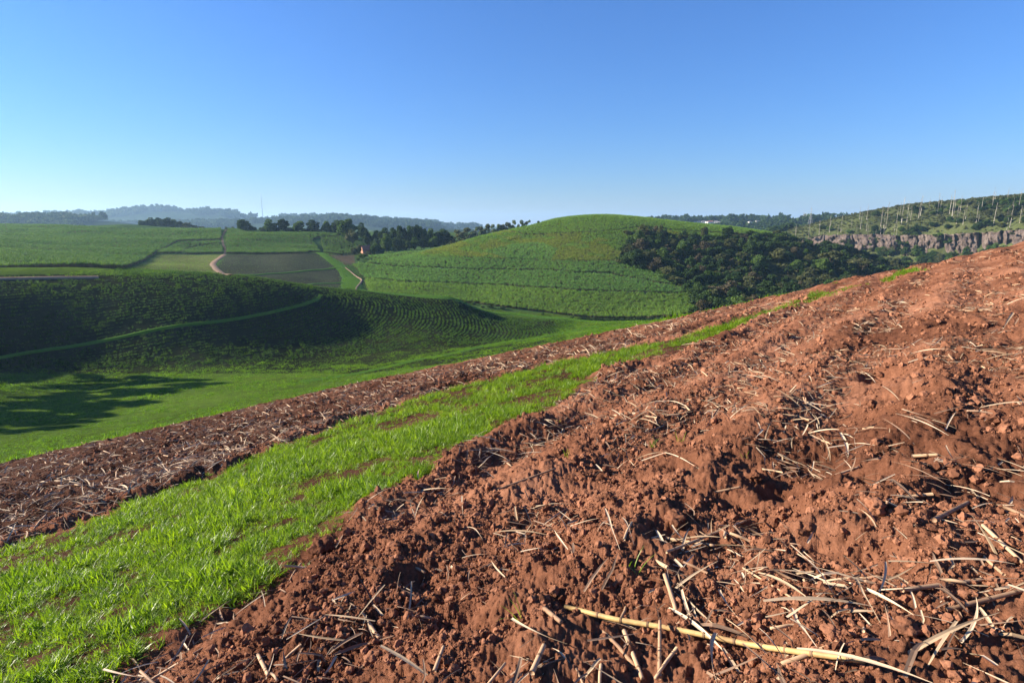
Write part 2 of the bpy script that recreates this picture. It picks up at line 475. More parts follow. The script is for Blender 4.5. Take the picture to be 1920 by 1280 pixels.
def scatter(name, pts, rot, scl, protos, label, cat=None, kind='stuff', parent=None):
    """one object: every point carries one of the prototype meshes (geometry nodes)"""
    n = len(pts)
    me = bpy.data.meshes.new(name)
    me.vertices.add(n); me.vertices.foreach_set('co', np.asarray(pts, np.float32).ravel())
    a = me.attributes.new('rot', 'FLOAT_VECTOR', 'POINT'); a.data.foreach_set('vector', np.asarray(rot, np.float32).ravel())
    scl = np.asarray(scl, np.float32)
    if scl.ndim == 1: scl = np.repeat(scl[:, None], 3, 1)
    a = me.attributes.new('scl', 'FLOAT_VECTOR', 'POINT'); a.data.foreach_set('vector', scl.ravel())
    a = me.attributes.new('idx', 'INT', 'POINT'); a.data.foreach_set('value', RNG.integers(0, len(protos), n).astype(np.int32))
    o = ob(name, me, parent)
    ng = bpy.data.node_groups.new(name, 'GeometryNodeTree')
    ng.interface.new_socket('Geometry', in_out='INPUT', socket_type='NodeSocketGeometry')
    ng.interface.new_socket('Geometry', in_out='OUTPUT', socket_type='NodeSocketGeometry')
    gi = ng.nodes.new('NodeGroupInput'); go = ng.nodes.new('NodeGroupOutput')
    iop = ng.nodes.new('GeometryNodeInstanceOnPoints')
    jn = ng.nodes.new('GeometryNodeJoinGeometry')
    for p in protos:
        oi = ng.nodes.new('GeometryNodeObjectInfo'); oi.inputs['Object'].default_value = p
        g2 = ng.nodes.new('GeometryNodeGeometryToInstance')
        ng.links.new(oi.outputs['Geometry'], g2.inputs[0]); ng.links.new(g2.outputs[0], jn.inputs[0])
    def attr(nm, typ):
        q = ng.nodes.new('GeometryNodeInputNamedAttribute'); q.data_type = typ; q.inputs['Name'].default_value = nm
        return q.outputs['Attribute']
    e2r = ng.nodes.new('FunctionNodeEulerToRotation')
    ng.links.new(attr('rot', 'FLOAT_VECTOR'), e2r.inputs[0])
    ng.links.new(gi.outputs[0], iop.inputs['Points'])
    ng.links.new(jn.outputs[0], iop.inputs['Instance'])
    iop.inputs['Pick Instance'].default_value = True
    ng.links.new(attr('idx', 'INT'), iop.inputs['Instance Index'])
    ng.links.new(e2r.outputs[0], iop.inputs['Rotation'])
    ng.links.new(attr('scl', 'FLOAT_VECTOR'), iop.inputs['Scale'])
    ng.links.new(iop.outputs[0], go.inputs[0])
    md = o.modifiers.new('scatter', 'NODES'); md.node_group = ng
    tag(o, label, cat, kind=kind)
    return o
def proto(name, me):
    return bpy.data.objects.new(name, me)      # never linked: only its mesh is used

def polar_mesh(az, rad, zfun, keep=None):
    A, Rr = np.meshgrid(az, rad, indexing='ij')
    x = np.sin(A) * Rr; y = np.cos(A) * Rr
    z = zfun(x, y)
    na, nr = A.shape
    idx = np.arange(na * nr).reshape(na, nr)
    q = np.stack([idx[:-1, :-1], idx[1:, :-1], idx[1:, 1:], idx[:-1, 1:]], -1)[..., ::-1]
    if keep is not None:
        xc = (x[:-1, :-1] + x[1:, 1:]) / 2; yc = (y[:-1, :-1] + y[1:, 1:]) / 2
        q = q[keep(xc, yc)]
    V = np.stack([x, y, z], -1).reshape(-1, 3)
    q = q.reshape(-1, 4)
    used = np.unique(q)
    remap = np.full(len(V), -1, np.int64); remap[used] = np.arange(len(used))
    return V[used], remap[q]

def in_poly(u, v, poly):
    u = np.asarray(u); v = np.asarray(v)
    ins = np.zeros(u.shape, bool)
    n = len(poly)
    for i in range(n):
        x0, y0 = poly[i]; x1, y1 = poly[(i + 1) % n]
        c = ((y0 > v) != (y1 > v)) & (u < (x1 - x0) * (v - y0) / (y1 - y0 + 1e-9) + x0)
        ins ^= c
    return ins

# ================================================================== LARGE STRUCTURE
# ---- the tilled field under the camera
CS, CN = np.array([0.61, 0.79]), np.array([-0.79, 0.61])     # along / across the contour
def sn(x, y): return x * CS[0] + y * CS[1], x * CN[0] + y * CN[1]
NL_S = [-8, 0, 4, 8.4, 12, 14.2, 15.4, 17, 20, 21.3, 24]
NL_N = [9.3, 9.5, 10.3, 11.6, 11.0, 10.0, 8.3, 6.9, 5.3, 4.9, 4.75]
NR_S = [-8, -2, 1, 2.6, 4.1, 8, 12, 13.3, 16, 20, 21.3, 24]
NR_N = [2.6, 3.2, 3.9, 4.5, 5.1, 5.4, 6.0, 5.5, 4.9, 4.7, 4.6, 4.6]
def strip_d(x, y):
    """>0 inside the grass strip: metres from its nearer edge"""
    s, n = sn(x, y)
    wob = 0.45 * fbm(x, y, 0.5, 2, 0.6, 21) + 0.45 * fbm(x, y, 1.9, 3, 0.65, 22)
    return np.minimum(n - np.interp(s, NR_S, NR_N), np.interp(s, NL_S, NL_N) - n) + wob
PITS = [(1590,1040,.17,.30),(860,1150,.12,.20),(925,1180,.10,.18),(1100,1120,.10,.22),(1000,975,.10,.17),(1715,855,.15,.26),(1640,905,.12,.20),
        (1280,880,.10,.18),(770,880,.10,.22),(1480,900,.12,.22),(1790,610,.25,.3),(1655,700,.18,.25),(1700,745,.20,.3),(560,845,.2,.35),(1350,800,.14,.22),
        (690,1040,.10,.20),(790,1080,.10,.20),(1460,960,.12,.2),(1250,1000,.1,.2),(1060,1040,.10,.18),(1180,1130,.09,.2),(900,1270,.08,.2),(1420,1200,.07,.2)]
_pits = []
for u, v, dep, rad_ in PITS:
    dx, dy, dz = ray(u, v)
    t = CAMZ / (-(dz - (0.216 * dx - 0.167 * dy)))
    _pits.append((dx * t, dy * t, dep, rad_))
def soil(x, y):
    s, n = sn(x, y)
    z = land(x, y)
    d = strip_d(x, y)
    e = y - yedge(x)
    bare = 1 - 0.88 * sstep(-0.15, 0.35, d)
    wn_ = n + 0.5 * fbm(x, y, 0.35, 3, 0.5, 3)
    up = (0.075 * np.cos(2 * np.pi * wn_ / 1.55)) * (0.55 + 0.9 * (fbm(x, y, 0.5, 2, 0.5, 91) + 0.4))
    up = up + 0.08 * fbm(x, y, 1.1, 2, 0.5, 5)
    up = up + 0.055 * np.abs(fbm(x, y, 2.6, 3, 0.55, 15)) - 0.02
    up = up + 0.045 * fbm(x, y, 5.5, 3, 0.55, 25)
    rough = np.clip(0.55 + 1.4 * fbm(x, y, 0.7, 3, 0.5, 62), 0.1, 1.2)
    up = up + 0.12 * rough * domes(x + 0.12 * vnoise(x * 7, y * 7, 2), y + 0.12 * vnoise(x * 7, y * 7, 9), 0.55, 31, 0.4, 0.15, 0.4, 0.9)
    up = up + 0.12 * rough * domes(x + 0.07 * vnoise(x * 16, y * 16, 3), y + 0.07 * vnoise(x * 16, y * 16, 6), 0.24, 41, 0.45, 0.15, 0.42, 0.8)
    up = up + 0.17 * rough * domes(x + 0.03 * vnoise(x * 34, y * 34, 4), y + 0.03 * vnoise(x * 34, y * 34, 8), 0.105, 51, 0.5, 0.15, 0.45, 0.7)
    up = up + 0.28 * domes(x, y, 0.048, 55, 0.5, 0.15, 0.45, 0.6)
    up = up + 0.012 * fbm(x, y, 24, 3, 0.65, 65)
    up = up - 0.035 * np.abs(fbm(x, y, 3.6, 4, 0.6, 85)) + 0.03 * (0.25 - np.abs(fbm(x, y, 11, 4, 0.62, 95))) * 2
    # gouges
    gq = domes(x, y, 0.9, 71, 0.5, 0.12, 0.32, 1.0)
    up = up - 0.24 * gq
    for px, py, dep, pr in _pits:
        q = ((x - px) ** 2 + (y - py) ** 2) / (pr * pr)
        up = up - 0.8 * dep * np.exp(-q * 1.3) + 0.3 * dep * np.exp(-((np.sqrt(q) - 1.35) ** 2) * 5)
    ridge = 0.11 * np.exp(-((d + 0.5) / 0.35) ** 2) * (0.4 + 1.2 * (fbm(x, y, 0.8, 2, 0.5, 33) + 0.3))   # thrown-up soil along the strip
    fade = 1 - sstep(6, 12, e)
    return z + (up * bare + ridge) * fade + 0.02 * fbm(x, y, 2.5, 3, 0.5, 77)

az = np.concatenate([np.linspace(-150, -62, 60)[:-1], np.linspace(-62, -46, 110)[:-1], np.linspace(-46, 46, 830), np.linspace(46, 70, 170)[1:], np.linspace(70, 150, 60)[1:]]) * math.pi / 180
rad = np.concatenate([[0.25, 0.5, 0.75], np.exp(np.linspace(math.log(1.0), math.log(58), 600))])
V, Q = polar_mesh(az, rad, soil, lambda x, y: (y - yedge(x) < 9))
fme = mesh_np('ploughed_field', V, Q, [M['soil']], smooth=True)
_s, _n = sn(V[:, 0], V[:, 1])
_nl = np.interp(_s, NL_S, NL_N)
shade_turf = np.maximum(sstep(0.0, 0.4, strip_d(V[:, 0], V[:, 1])) * .9, sstep(-0.3, 1.2, _n - _nl + 1.5 * fbm(V[:, 0], V[:, 1], .6, 3, .5, 70)) * np.interp(_s, [-30, 8, 20, 27], [1, .9, .45, 0]))  # dark turf soil, plus painted backlit shade past the strip's far edge
ha = fme.attributes.new('shade_turf_soil', 'FLOAT', 'POINT'); ha.data.foreach_set('value', shade_turf.astype(np.float32))
field = ob('ploughed_field', fme)
tag(field, 'red-brown ploughed soil of the sloping field in the foreground', kind='structure')

# ---- everything beyond it
FIELDS = {}
def paint(x, y, z):
    u, v = proj(x, y, z)
    D = y
    r = np.hypot(x, y)
    c = np.empty((len(x), 3)); c[:] = (0.070, 0.112, 0.018)
    n1 = fbm(x, y, 1 / 25., 4, 0.55, 81)[:, None]
    c = c * (1 + 0.5 * n1)
    def put(mask, col, soft=0.0):
        c[mask] = np.array(col) * (1 + 0.45 * n1[mask])
    put((D > 330) & (r < 1100), (0.060, 0.105, 0.030))
    put((u > 1440) & (D > 820 - (u - 1480) * .5 - 75) & (r < 1400), (0.072, 0.082, 0.032))
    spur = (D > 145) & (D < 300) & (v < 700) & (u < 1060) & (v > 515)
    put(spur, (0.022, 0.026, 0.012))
    put(in_poly(u, v, [(424,478),(592,474),(640,500),(642,525),(655,560),(560,556),(440,532),(408,500)]) & (D > 285) & (D < 460), (0.050, 0.054, 0.034))
    put(in_poly(u, v, [(608,478),(664,478),(664,492),(645,500)]) & (D > 380) & (D < 520), (0.115, 0.088, 0.058))
    put(in_poly(u, v, [(230,512),(300,478),(418,478),(398,497),(428,530),(300,518)]) & (D > 285) & (D < 460), (0.135, 0.150, 0.050))
    put(in_poly(u, v, [(1140,440),(1180,425),(1260,440),(1480,430),(1720,500),(1650,560),(1300,620),(1280,560),(1150,490)]) & (D > 350) & (D < 600), (0.040, 0.046, 0.020))
    far = (r - 0.45 * np.maximum(x, 0)) > 1080
    put(far, (0.030, 0.048, 0.020))
    fieldy = far & (fbm(x, y, 1 / 330., 3, 0.5, 111) > 0.16)
    put(fieldy, (0.085, 0.130, 0.045))
    return np.clip(c, 0.004, 0.6)
az2 = np.concatenate([np.linspace(-80, -47, 60)[:-1], np.linspace(-47, 47, 620), np.linspace(47, 80, 60)[1:]]) * math.pi / 180
rad2 = np.concatenate([np.exp(np.linspace(math.log(14), math.log(1100), 470)), np.exp(np.linspace(math.log(1115), math.log(9500), 110))])
V, Q = polar_mesh(az2, rad2, lambda x, y: land(x, y) - 0.35 * (1 - sstep(8, 11, y - yedge(x))), lambda x, y: (y - yedge(x) > 5))
gme = mesh_np('terrain', V, Q, [M['ground']], smooth=True)
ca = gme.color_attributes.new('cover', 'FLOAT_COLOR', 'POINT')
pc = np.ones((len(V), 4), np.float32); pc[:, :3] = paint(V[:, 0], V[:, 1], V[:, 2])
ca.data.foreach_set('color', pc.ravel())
tag(ob('terrain', gme), 'rolling green farmland of the valley, hills and far ridges', kind='structure')

# ---- tracks and grassed breaks, draped over the land
def drape(name, pts, w0, label, mat, lift=0.25, D0=100, D1=1000, jag=0.25, world=False, kind='structure', w1=None):
    """a ribbon along photo points laid on the ground where they meet it"""
    w1 = w0 if w1 is None else w1
    if world: xs = np.array([p[0] for p in pts], float); ys = np.array([p[1] for p in pts], float)
    else:
        xs, ys, _, ok = hit([p[0] for p in pts], [p[1] for p in pts], D0, D1)
    d = np.concatenate([[0], np.cumsum(np.hypot(np.diff(xs), np.diff(ys)))])
    n = max(12, int(d[-1] / 3))
    t = np.linspace(0, d[-1], n)
    X = np.interp(t, d, xs); Y = np.interp(t, d, ys)
    for _ in range(3):
        X[1:-1] = (X[:-2] + 2 * X[1:-1] + X[2:]) / 4; Y[1:-1] = (Y[:-2] + 2 * Y[1:-1] + Y[2:]) / 4
    tx, ty = np.gradient(X), np.gradient(Y)
    L = np.hypot(tx, ty) + 1e-6
    nx, ny = -ty / L, tx / L
    W = np.interp(t, [0, d[-1]], [w0, w1])
    cols = 5
    V = []
    for k in range(cols):
        q = (k / (cols - 1) - 0.5) * W * (1 + jag * fbm(t + 31 * k, t * 0, 0.12, 2, 0.5, 5))
        x = X + nx * q; y = Y + ny * q
        edge = 1.0 if 0 < k < cols - 1 else 0.1
        V.append(np.stack([x, y, land(x, y) + lift * edge], -1))
    V = np.stack(V, 1)
    idx = np.arange(n * cols).reshape(n, cols)
    q = np.stack([idx[:-1, :-1], idx[:-1, 1:], idx[1:, 1:], idx[1:, :-1]], -1).reshape(-1, 4)
    q = q[:, ::-1]
    o = ob(name, mesh_np(name, V.reshape(-1, 3), q, [mat], True))
    tag(o, label, kind=kind)
    return np.stack([X, Y], -1)
TRK = []
TRK.append((drape('dirt_road', [(436,532),(428,524),(414,512),(404,503),(398,496),(404,489),(414,483),(420,478)], 3.8, 'pale dirt road curving between the young and the bare field', M['track'], 0.35, 250, 700), 3.5))
TRK.append((drape('dirt_track', [(421,477),(423,468),(419,460),(417,450),(416,444),(420,436),(424,431.5)], 1.8, 'narrow track cut through the tall cane of the plateau', M['track_shaded'], 0.1, 300, 900), 1.5))
TRK.append((drape('dirt_road', [(-60,525),(0,524),(70,523),(130,522),(185,521)], 2.2, 'pale dirt road along the crest of the shaded hill', M['track'], 0.6, 120, 320), 3.0))
TRK.append((drape('grass_track', [(598,474),(612,482),(628,492),(642,502),(652,514),(657,524),(660,534),(662,545),(664,555),(676,560)], 6.0, 'bright grassed waterway winding down beside the bare field', M['verge'], 0.3, 300, 700, w1=17), 9.0))
TRK.append((drape('dirt_track', [(648,503),(660,512),(670,520),(680,525),(676,531),(668,541),(668,552),(676,557)], 1.5, 'thin red track along the edge of the hillside cane', M['track'], 0.55, 300, 700), 3.0))
TRK.append((drape('grass_path', [(424,515.5),(460,516),(520,513),(580,507),(640,499)], 2.6, 'bright grass line crossing the upper part of the bare field', M['verge'], 0.35, 290, 700), 2))
TRK.append((drape('grass_path', [(515,540),(560,536),(600,532),(646,530)], 2.8, 'bright grass line crossing the lower part of the bare field', M['verge'], 0.35, 290, 700), 2))
TRK.append((drape('grass_path', [(-60,681),(0,668),(60,661),(150,648),(290,620),(400,605),(500,590),(560,575),(590,566),(603,558),(600,555)], 1.3, 'grassed terrace line curving round the shaded spur', M['verge'], 0.5, 120, 300), 1.5))
terrace = TRK[-1][0]
TRK.append((drape('grass_track', [(680,561),(760,566),(850,573),(900,580),(960,588),(1040,596),(1100,602),(1160,604)], 9.0, 'grassed track along the valley floor below the cane hill', M['verge'], 0.3, 290, 500), 5))
TRK.append((drape('grass_track', [(560,716),(640,706),(720,690),(800,672),(880,655),(960,640),(1040,628),(1120,613)], 4.0, 'mown grass track on the valley floor below the spur', M['turf'], 0.15, 90, 330), 2))

# ---- haze: the air over the whole place
def build_haze(top, density):
    b = MB(); b.box((0, 2500, (top - 110) / 2), (11000, 11500, (top + 110) / 2))
    m, nt = new_mat('haze_air')
    pv = N(nt, 'ShaderNodeVolumePrincipled')
    pv.inputs['Color'].default_value = (0.46, 0.72, 1.0, 1)
    pv.inputs['Density'].default_value = density
    pv.inputs['Anisotropy'].default_value = 0.25
    o = N(nt, 'ShaderNodeOutputMaterial'); nt.links.new(pv.outputs[0], o.inputs['Volume'])
    h = ob('haze', b.build('haze', [m]))
    h['kind'] = 'stuff'; h['label'] = 'thin blue haze in the air over the valley'
build_haze(230, 0.00008)

# ================================================================== PLANT PROTOTYPES
def blade(b, base, yaw, lean, length, width, m=0, segs=3, droop=0.6):
    """one grass or cane blade as a bent tapering strip"""
    d = Vector((math.cos(yaw), math.sin(yaw), 0))
    side = Vector((-math.sin(yaw), math.cos(yaw), 0))
    p = Vector(base); ang = lean
    prev = None
    for i in range(segs + 1):
        t = i / segs
        w = width * (1 - t) ** 0.7 * (0.75 + 0.5 * t) if i < segs else 0.0
        l, r = p - side * w / 2, p + side * w / 2
        if prev is not None: b.quad(prev[0], prev[1], r, l, m)
        prev = (l, r)
        ang += droop / segs
        p = p + (d * math.sin(ang) + Vector((0, 0, 1)) * math.cos(ang)) * (length / segs)
def tuft(name, n, rad_, lmin, lmax, wid, mat, lean=0.5, droop=0.9, segs=3, seed=0):
    rs = random.Random(seed)
    b = MB()
    for _ in range(n):
        a = rs.uniform(0, 6.283); q = rad_ * math.sqrt(rs.random())
        blade(b, (q * math.cos(a), q * math.sin(a), -0.01), rs.uniform(0, 6.283), rs.uniform(0.05, lean), rs.uniform(lmin, lmax), wid * rs.uniform(0.7, 1.3), 0, segs, rs.uniform(0.2, droop))
    return proto(name, b.build(name, [mat]))
GRASS = [tuft('grass_tuft', 26, 0.06, 0.05, 0.135, 0.0098, M['grass'], 0.8, 1.3, 3, k) for k in range(6)]
TURF = [tuft('turf_tuft', 16, 0.45, 0.18, 0.42, 0.07, M['turf'], 0.7, 0.9, 2, 20 + k) for k in range(4)]
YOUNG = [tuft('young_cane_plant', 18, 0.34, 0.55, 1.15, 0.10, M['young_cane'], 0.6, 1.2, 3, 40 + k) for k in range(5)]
def cane_clump(name, mat, seed, h=2.6):
    rs = random.Random(seed)
    b = MB()
    for _ in range(7):                               # stems
        a = rs.uniform(0, 6.283); q = 0.75 * math.sqrt(rs.random())
        x, y = q * math.cos(a), q * math.sin(a)
        lx, ly = rs.uniform(-.15, .15), rs.uniform(-.15, .15)
        w = 0.05
        hh = h * rs.uniform(0.5, 0.68)
        b.quad((x - w, y, -0.3), (x + w, y, -0.3), (x + lx + w, y + ly, hh), (x + lx - w, y + ly, hh), 1)
        b.quad((x, y - w, -0.3), (x, y + w, -0.3), (x + lx, y + ly + w, hh), (x + lx, y + ly - w, hh), 1)
    for _ in range(22):                              # leaves
        a = rs.uniform(0, 6.283); q = 0.8 * math.sqrt(rs.random())
        blade(b, (q * math.cos(a), q * math.sin(a), h * rs.uniform(0.40, 0.70)), rs.uniform(0, 6.283), rs.uniform(0.05, 0.5), h * rs.uniform(0.35, 0.55), 0.14 * rs.uniform(0.7, 1.3), 0, 3, rs.uniform(0.3, 1.6))
    return proto(name, b.build(name, [mat, M['cane_stem']]))
CANE = [cane_clump('cane_clump', M['cane'], 60 + k) for k in range(4)]
CANEB = [cane_clump('cane_clump', M['cane_blue'], 70 + k) for k in range(4)]
CANED = [cane_clump('cane_clump', M['cane_deep'], 75 + k) for k in range(4)]
CANEY = [cane_clump('cane_clump', M['cane_yellow'], 80 + k) for k in range(4)]

def field_points(umin, umax, D0, D1, dens, test, seed):
    """random ground points (x, y, z) in a sector of the land that pass a test on their place"""
    rg = np.random.default_rng(seed)
    x0 = (umin - 960) / 1060 * np.array([D0, D1]); x1 = (umax - 960) / 1060 * np.array([D0, D1])
    xa, xb = x0.min(), x1.max()
    n = int((xb - xa) * (D1 - D0) * dens)
    x = rg.uniform(xa, xb, n); y = rg.uniform(D0, D1, n)
    uu = 960 + 1060 * x / y
    k = (uu > umin - 25) & (uu < umax + 25)
    x, y = x[k], y[k]
    z = land(x, y)
    u, v = proj(x, y, z)
    k = test(u, v, x, y)
    return np.stack([x[k], y[k], z[k]], -1)
def off_tracks(x, y, extra=0.0):
    ok = np.ones(len(x), bool)
    for line, hw in TRK:
        bx0, by0 = line.min(0) - 12; bx1, by1 = line.max(0) + 12
        k = np.where((x > bx0) & (x < bx1) & (y > by0) & (y < by1))[0]
        if not len(k): continue
        d = np.min((x[k, None] - line[None, :, 0]) ** 2 + (y[k, None] - line[None, :, 1]) ** 2, axis=1)
        ok[k] &= d > (hw + extra) ** 2
    return ok
def rots(n, tilt=0.12, seed=0):
    rg = np.random.default_rng(seed)
    return np.stack([rg.normal(0, tilt, n), rg.normal(0, tilt, n), rg.uniform(0, 6.283, n)], -1)
def scl(n, a, b, seed=0): return np.random.default_rng(seed).uniform(a, b, n)

# ================================================================== FIELDS OF CANE AND GRASS
FOREST = [(1158,496),(1165,470),(1180,447),(1215,430),(1262,442),(1300,456),(1420,452),(1470,442),(1560,474),(1720,498),(1700,530),(1640,545),(1500,575),(1400,604),(1300,625),(1316,590),(1290,552),(1222,512)]
HILL = [(668,557),(655,528),(650,505),(672,496),(760,483),(830,466),(900,446),(1000,424),(1060,408),(1130,400),(1250,408),(1490,436),(1480,448),(1440,446),(1300,447),(1262,445),(1215,432),(1180,449),(1165,472),(1158,496),(1222,512),(1290,552),(1312,584),(1240,599),(1150,599),(1090,595),(1020,586),(940,576),(860,566),(780,562),(700,561)]
def vline(pts):
    pu = np.array([p[0] for p in pts], float); pv = np.array([p[1] for p in pts], float)
    return lambda u: np.interp(u, pu, pv)
G1 = vline([(660,522),(760,531),(900,536),(1000,541),(1060,546),(1150,549),(1240,552),(1300,554)])
G2 = vline([(660,492),(740,502),(900,507),(1040,509),(1070,512),(1140,515),(1230,531),(1300,545)])
G3 = vline([(660,470),(800,484),(900,486),(1030,491),(1130,492),(1160,492),(1300,500)])
G4 = vline([(660,380),(930,430),(987,443),(1060,440),(1157,434),(1200,428),(1300,436),(1500,446)])
def hill_band(lo, hi, gap_lo=1.6, gap_hi=1.6):
    def t(u, v, x, y):
        wob = 1.6 * fbm(x, y, 1 / 12., 2, 0.5, 9)
        k = in_poly(u, v + wob * 0.6, HILL) & (y > 322) & (y < 585) & (v + wob > lo(u) + gap_lo) & (v + wob < hi(u) - gap_hi)
        return k & off_tracks(x, y)
    return t
ZERO = lambda u: np.zeros_like(u) + 300
FULL = lambda u: np.zeros_like(u) + 700
def cane(name, pts, protos, label, s0, s1, seed):
    n = len(pts)
    sc3 = np.stack([scl(n, s0, s1, seed), scl(n, s0, s1, seed + 1), scl(n, s0, s1, seed + 2)], -1)
    return scatter(name, pts, rots(n, 0.10, seed), sc3, protos, label)
cane('cane_field', field_points(640, 1330, 322, 430, 1.0, hill_band(G1, FULL, 1.5, 0), 101), CANE, 'tall green cane in the lowest band of the round hill, brown stems showing', 0.75, 1.05, 101)
cane('cane_field', field_points(640, 1330, 335, 450, 1.0, hill_band(G2, G1, 1.5, 1.3), 102), CANEB, 'blue-green cane in the second band up the round hill', 0.7, 1.0, 102)
cane('cane_field', field_points(640, 1330, 350, 480, 1.0, hill_band(G3, G2, 0.2, 1.3), 103), CANEB, 'blue-green cane in the third band up the round hill', 0.65, 0.95, 103)
def yel(u, v, x, y): return hill_band(G4, G3, 1.0, 0.4)(u, v, x, y)
yp = field_points(640, 1330, 380, 585, 1.0, yel, 104)
yk = fbm(yp[:, 0], yp[:, 1], 1 / 30., 3, 0.5, 19) + 0.35 * vnoise(yp[:, 0] / 6, yp[:, 1] / 6, 4) > -0.02
pu, pv = proj(yp[:, 0], yp[:, 1], yp[:, 2])
darkpatch = in_poly(pu, pv, [(905,475),(960,462),(1010,458),(1045,470),(1035,490),(960,490)])
cane('cane_field', yp[yk & ~darkpatch], CANEY, 'yellowing cane high on the flank of the round hill', 0.7, 1.05, 105)
cane('cane_field', yp[~yk & ~darkpatch], CANE, 'green cane mixed into the yellowing upper flank of the round hill', 0.7, 1.05, 106)
cane('cane_field', yp[darkpatch], CANEB, 'dark uneven patch of cane high on the round hill', 0.5, 1.3, 107)
cane('cane_field', field_points(880, 1510, 440, 600, 1.0, hill_band(ZERO, G4, 0, 0.6), 108), CANE, 'even green cane over the top of the round hill', 0.8, 1.05, 108)

# plateau behind the spur
L1 = [(-90,421),(100,424),(260,431),(414,431),(414,449),(400,451.5),(333,453),(318,462),(296,472),(270,490),(236,504),(200,507),(170,505),(120,513),(60,517),(-90,518)]
L2a = [(294,476),(338,456),(411,453.5),(412,457),(380,461),(350,467),(340,476)]
L2b = [(343,477),(352,469),(382,463),(412,459),(416,466),(417,475.5)]
L3 = [(428,431),(460,433),(640,438),(640,444),(596,446),(584,452),(592,462),(600,475),(500,477),(426,476.5),(426,466),(424,452)]
L4 = [(602,452),(600,446),(640,444),(668,462),(676,474),(672,478),(608,477)]
L5 = [(694,490),(690,478),(720,474),(840,472),(800,480),(740,491)]
def flat(poly, D0, D1):
    def t(u, v, x, y):
        return in_poly(u, v + 0.8 * fbm(x, y, 1 / 14., 2, 0.5, 9), poly) & (y > D0) & (y < D1) & off_tracks(x, y)
    return t
cane('cane_field', field_points(-90, 425, 240, 900, 0.42, flat(L1, 240, 900), 120), CANED, 'wide field of tall cane on the plateau at the far end of the valley', 0.95, 1.25, 120)
cane('cane_field', field_points(280, 425, 340, 640, 0.5, flat(L2a, 340, 640), 121), CANED, 'small upper plot of cane beside the track cut', 0.8, 1.05, 121)
cane('cane_field', field_points(330, 425, 340, 620, 0.5, flat(L2b, 340, 620), 122), CANED, 'small lower plot of cane beside the track cut', 0.75, 1.0, 122)
cane('cane_field', field_points(415, 650, 380, 760, 0.6, flat(L3, 380, 760), 123), CANED, 'cane field below the row of round trees', 0.85, 1.1, 123)
cane('cane_field', field_points(590, 690, 400, 680, 0.5, flat(L4, 400, 680), 124), CANED, 'small cane plot beneath the tall tree by the house', 0.6, 0.9, 124)
cane('cane_field', field_points(680, 850, 400, 580, 0.5, flat(L5, 400, 580), 125), CANEB, 'low cane strip between the dark grove and the round hill', 0.5, 0.75, 125)

# thin growth on the young and the bare field
yf = field_points(225, 430, 285, 470, 0.7, flat([(232,511),(300,479),(417,479),(399,496),(428,529),(300,517)], 285, 470), 130)
scatter('young_crop', yf, rots(len(yf), 0.2, 130), scl(len(yf), 0.5, 0.95, 130), TURF, 'thin young green crop beside the curving dirt road')
bf = field_points(400, 660, 285, 480, 0.26, flat([(424,479),(592,475),(640,500),(642,525),(655,558),(560,556),(440,532),(408,500)], 285, 480), 131)
scatter('stubble', bf, rots(len(bf), 0.3, 131), scl(len(bf), 0.3, 0.7, 131), TURF, 'sparse weeds on the bare brown field')

# rows of young cane round the spur
def rowed(seed, D0, D1, umin, umax, dens, row, test):
    p = field_points(umin, umax, D0, D1, dens, test, seed)
    tx, ty = terrace[:, 0], terrace[:, 1]
    best = np.full(len(p), 1e9); bx = np.zeros(len(p)); by = np.zeros(len(p))
    for i in range(len(tx) - 1):
        ax, ay = tx[i], ty[i]; vx, vy = tx[i + 1] - ax, ty[i + 1] - ay
        t = np.clip(((p[:, 0] - ax) * vx + (p[:, 1] - ay) * vy) / (vx * vx + vy * vy), 0, 1)
        qx, qy = ax + t * vx, ay + t * vy
        d = np.hypot(p[:, 0] - qx, p[:, 1] - qy)
        k = d < best
        best[k] = d[k]; bx[k] = qx[k]; by[k] = qy[k]
    tgt = np.round(best / row) * row
    ux, uy = (p[:, 0] - bx) / (best + 1e-6), (p[:, 1] - by) / (best + 1e-6)
    rg = np.random.default_rng(seed + 5)
    j = rg.normal(0, 0.2, len(p)) + 0.8 * fbm(p[:, 0], p[:, 1], 1 / 18., 2, .5, 3)
    x = bx + ux * (tgt + j); y = by + uy * (tgt + j)
    k = (tgt > 1.0) & (fbm(x, y, 1 / 4., 3, .6, 8) > -.28 + .3 * rg.random(len(x)) - .15)
    x, y = x[k], y[k]
    return np.stack([x, y, land(x, y)], -1)
SPUR_FOOT = vline([(-100,697),(0,690),(200,690),(400,683),(520,675),(700,662),(820,650),(920,642),(1010,630),(1060,618)])
def spur_test(u, v, x, y):
    return (y > 140) & (y < 305) & (v < SPUR_FOOT(u)) & (u < 1075) & ((u > 215) | (v > 524)) & off_tracks(x, y)
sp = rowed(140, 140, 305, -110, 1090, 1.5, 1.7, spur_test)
scatter('young_cane_rows', sp, rots(len(sp), 0.12, 140), np.stack([scl(len(sp), .55, .95, 140), scl(len(sp), .55, .95, 141), scl(len(sp), .4, .95, 142) * np.clip(1 + 1.1 * fbm(sp[:, 0], sp[:, 1], 1 / 3., 2, .6, 6), .4, 1.8)], -1), YOUNG, 'curving rows of young cane on the shaded spur')

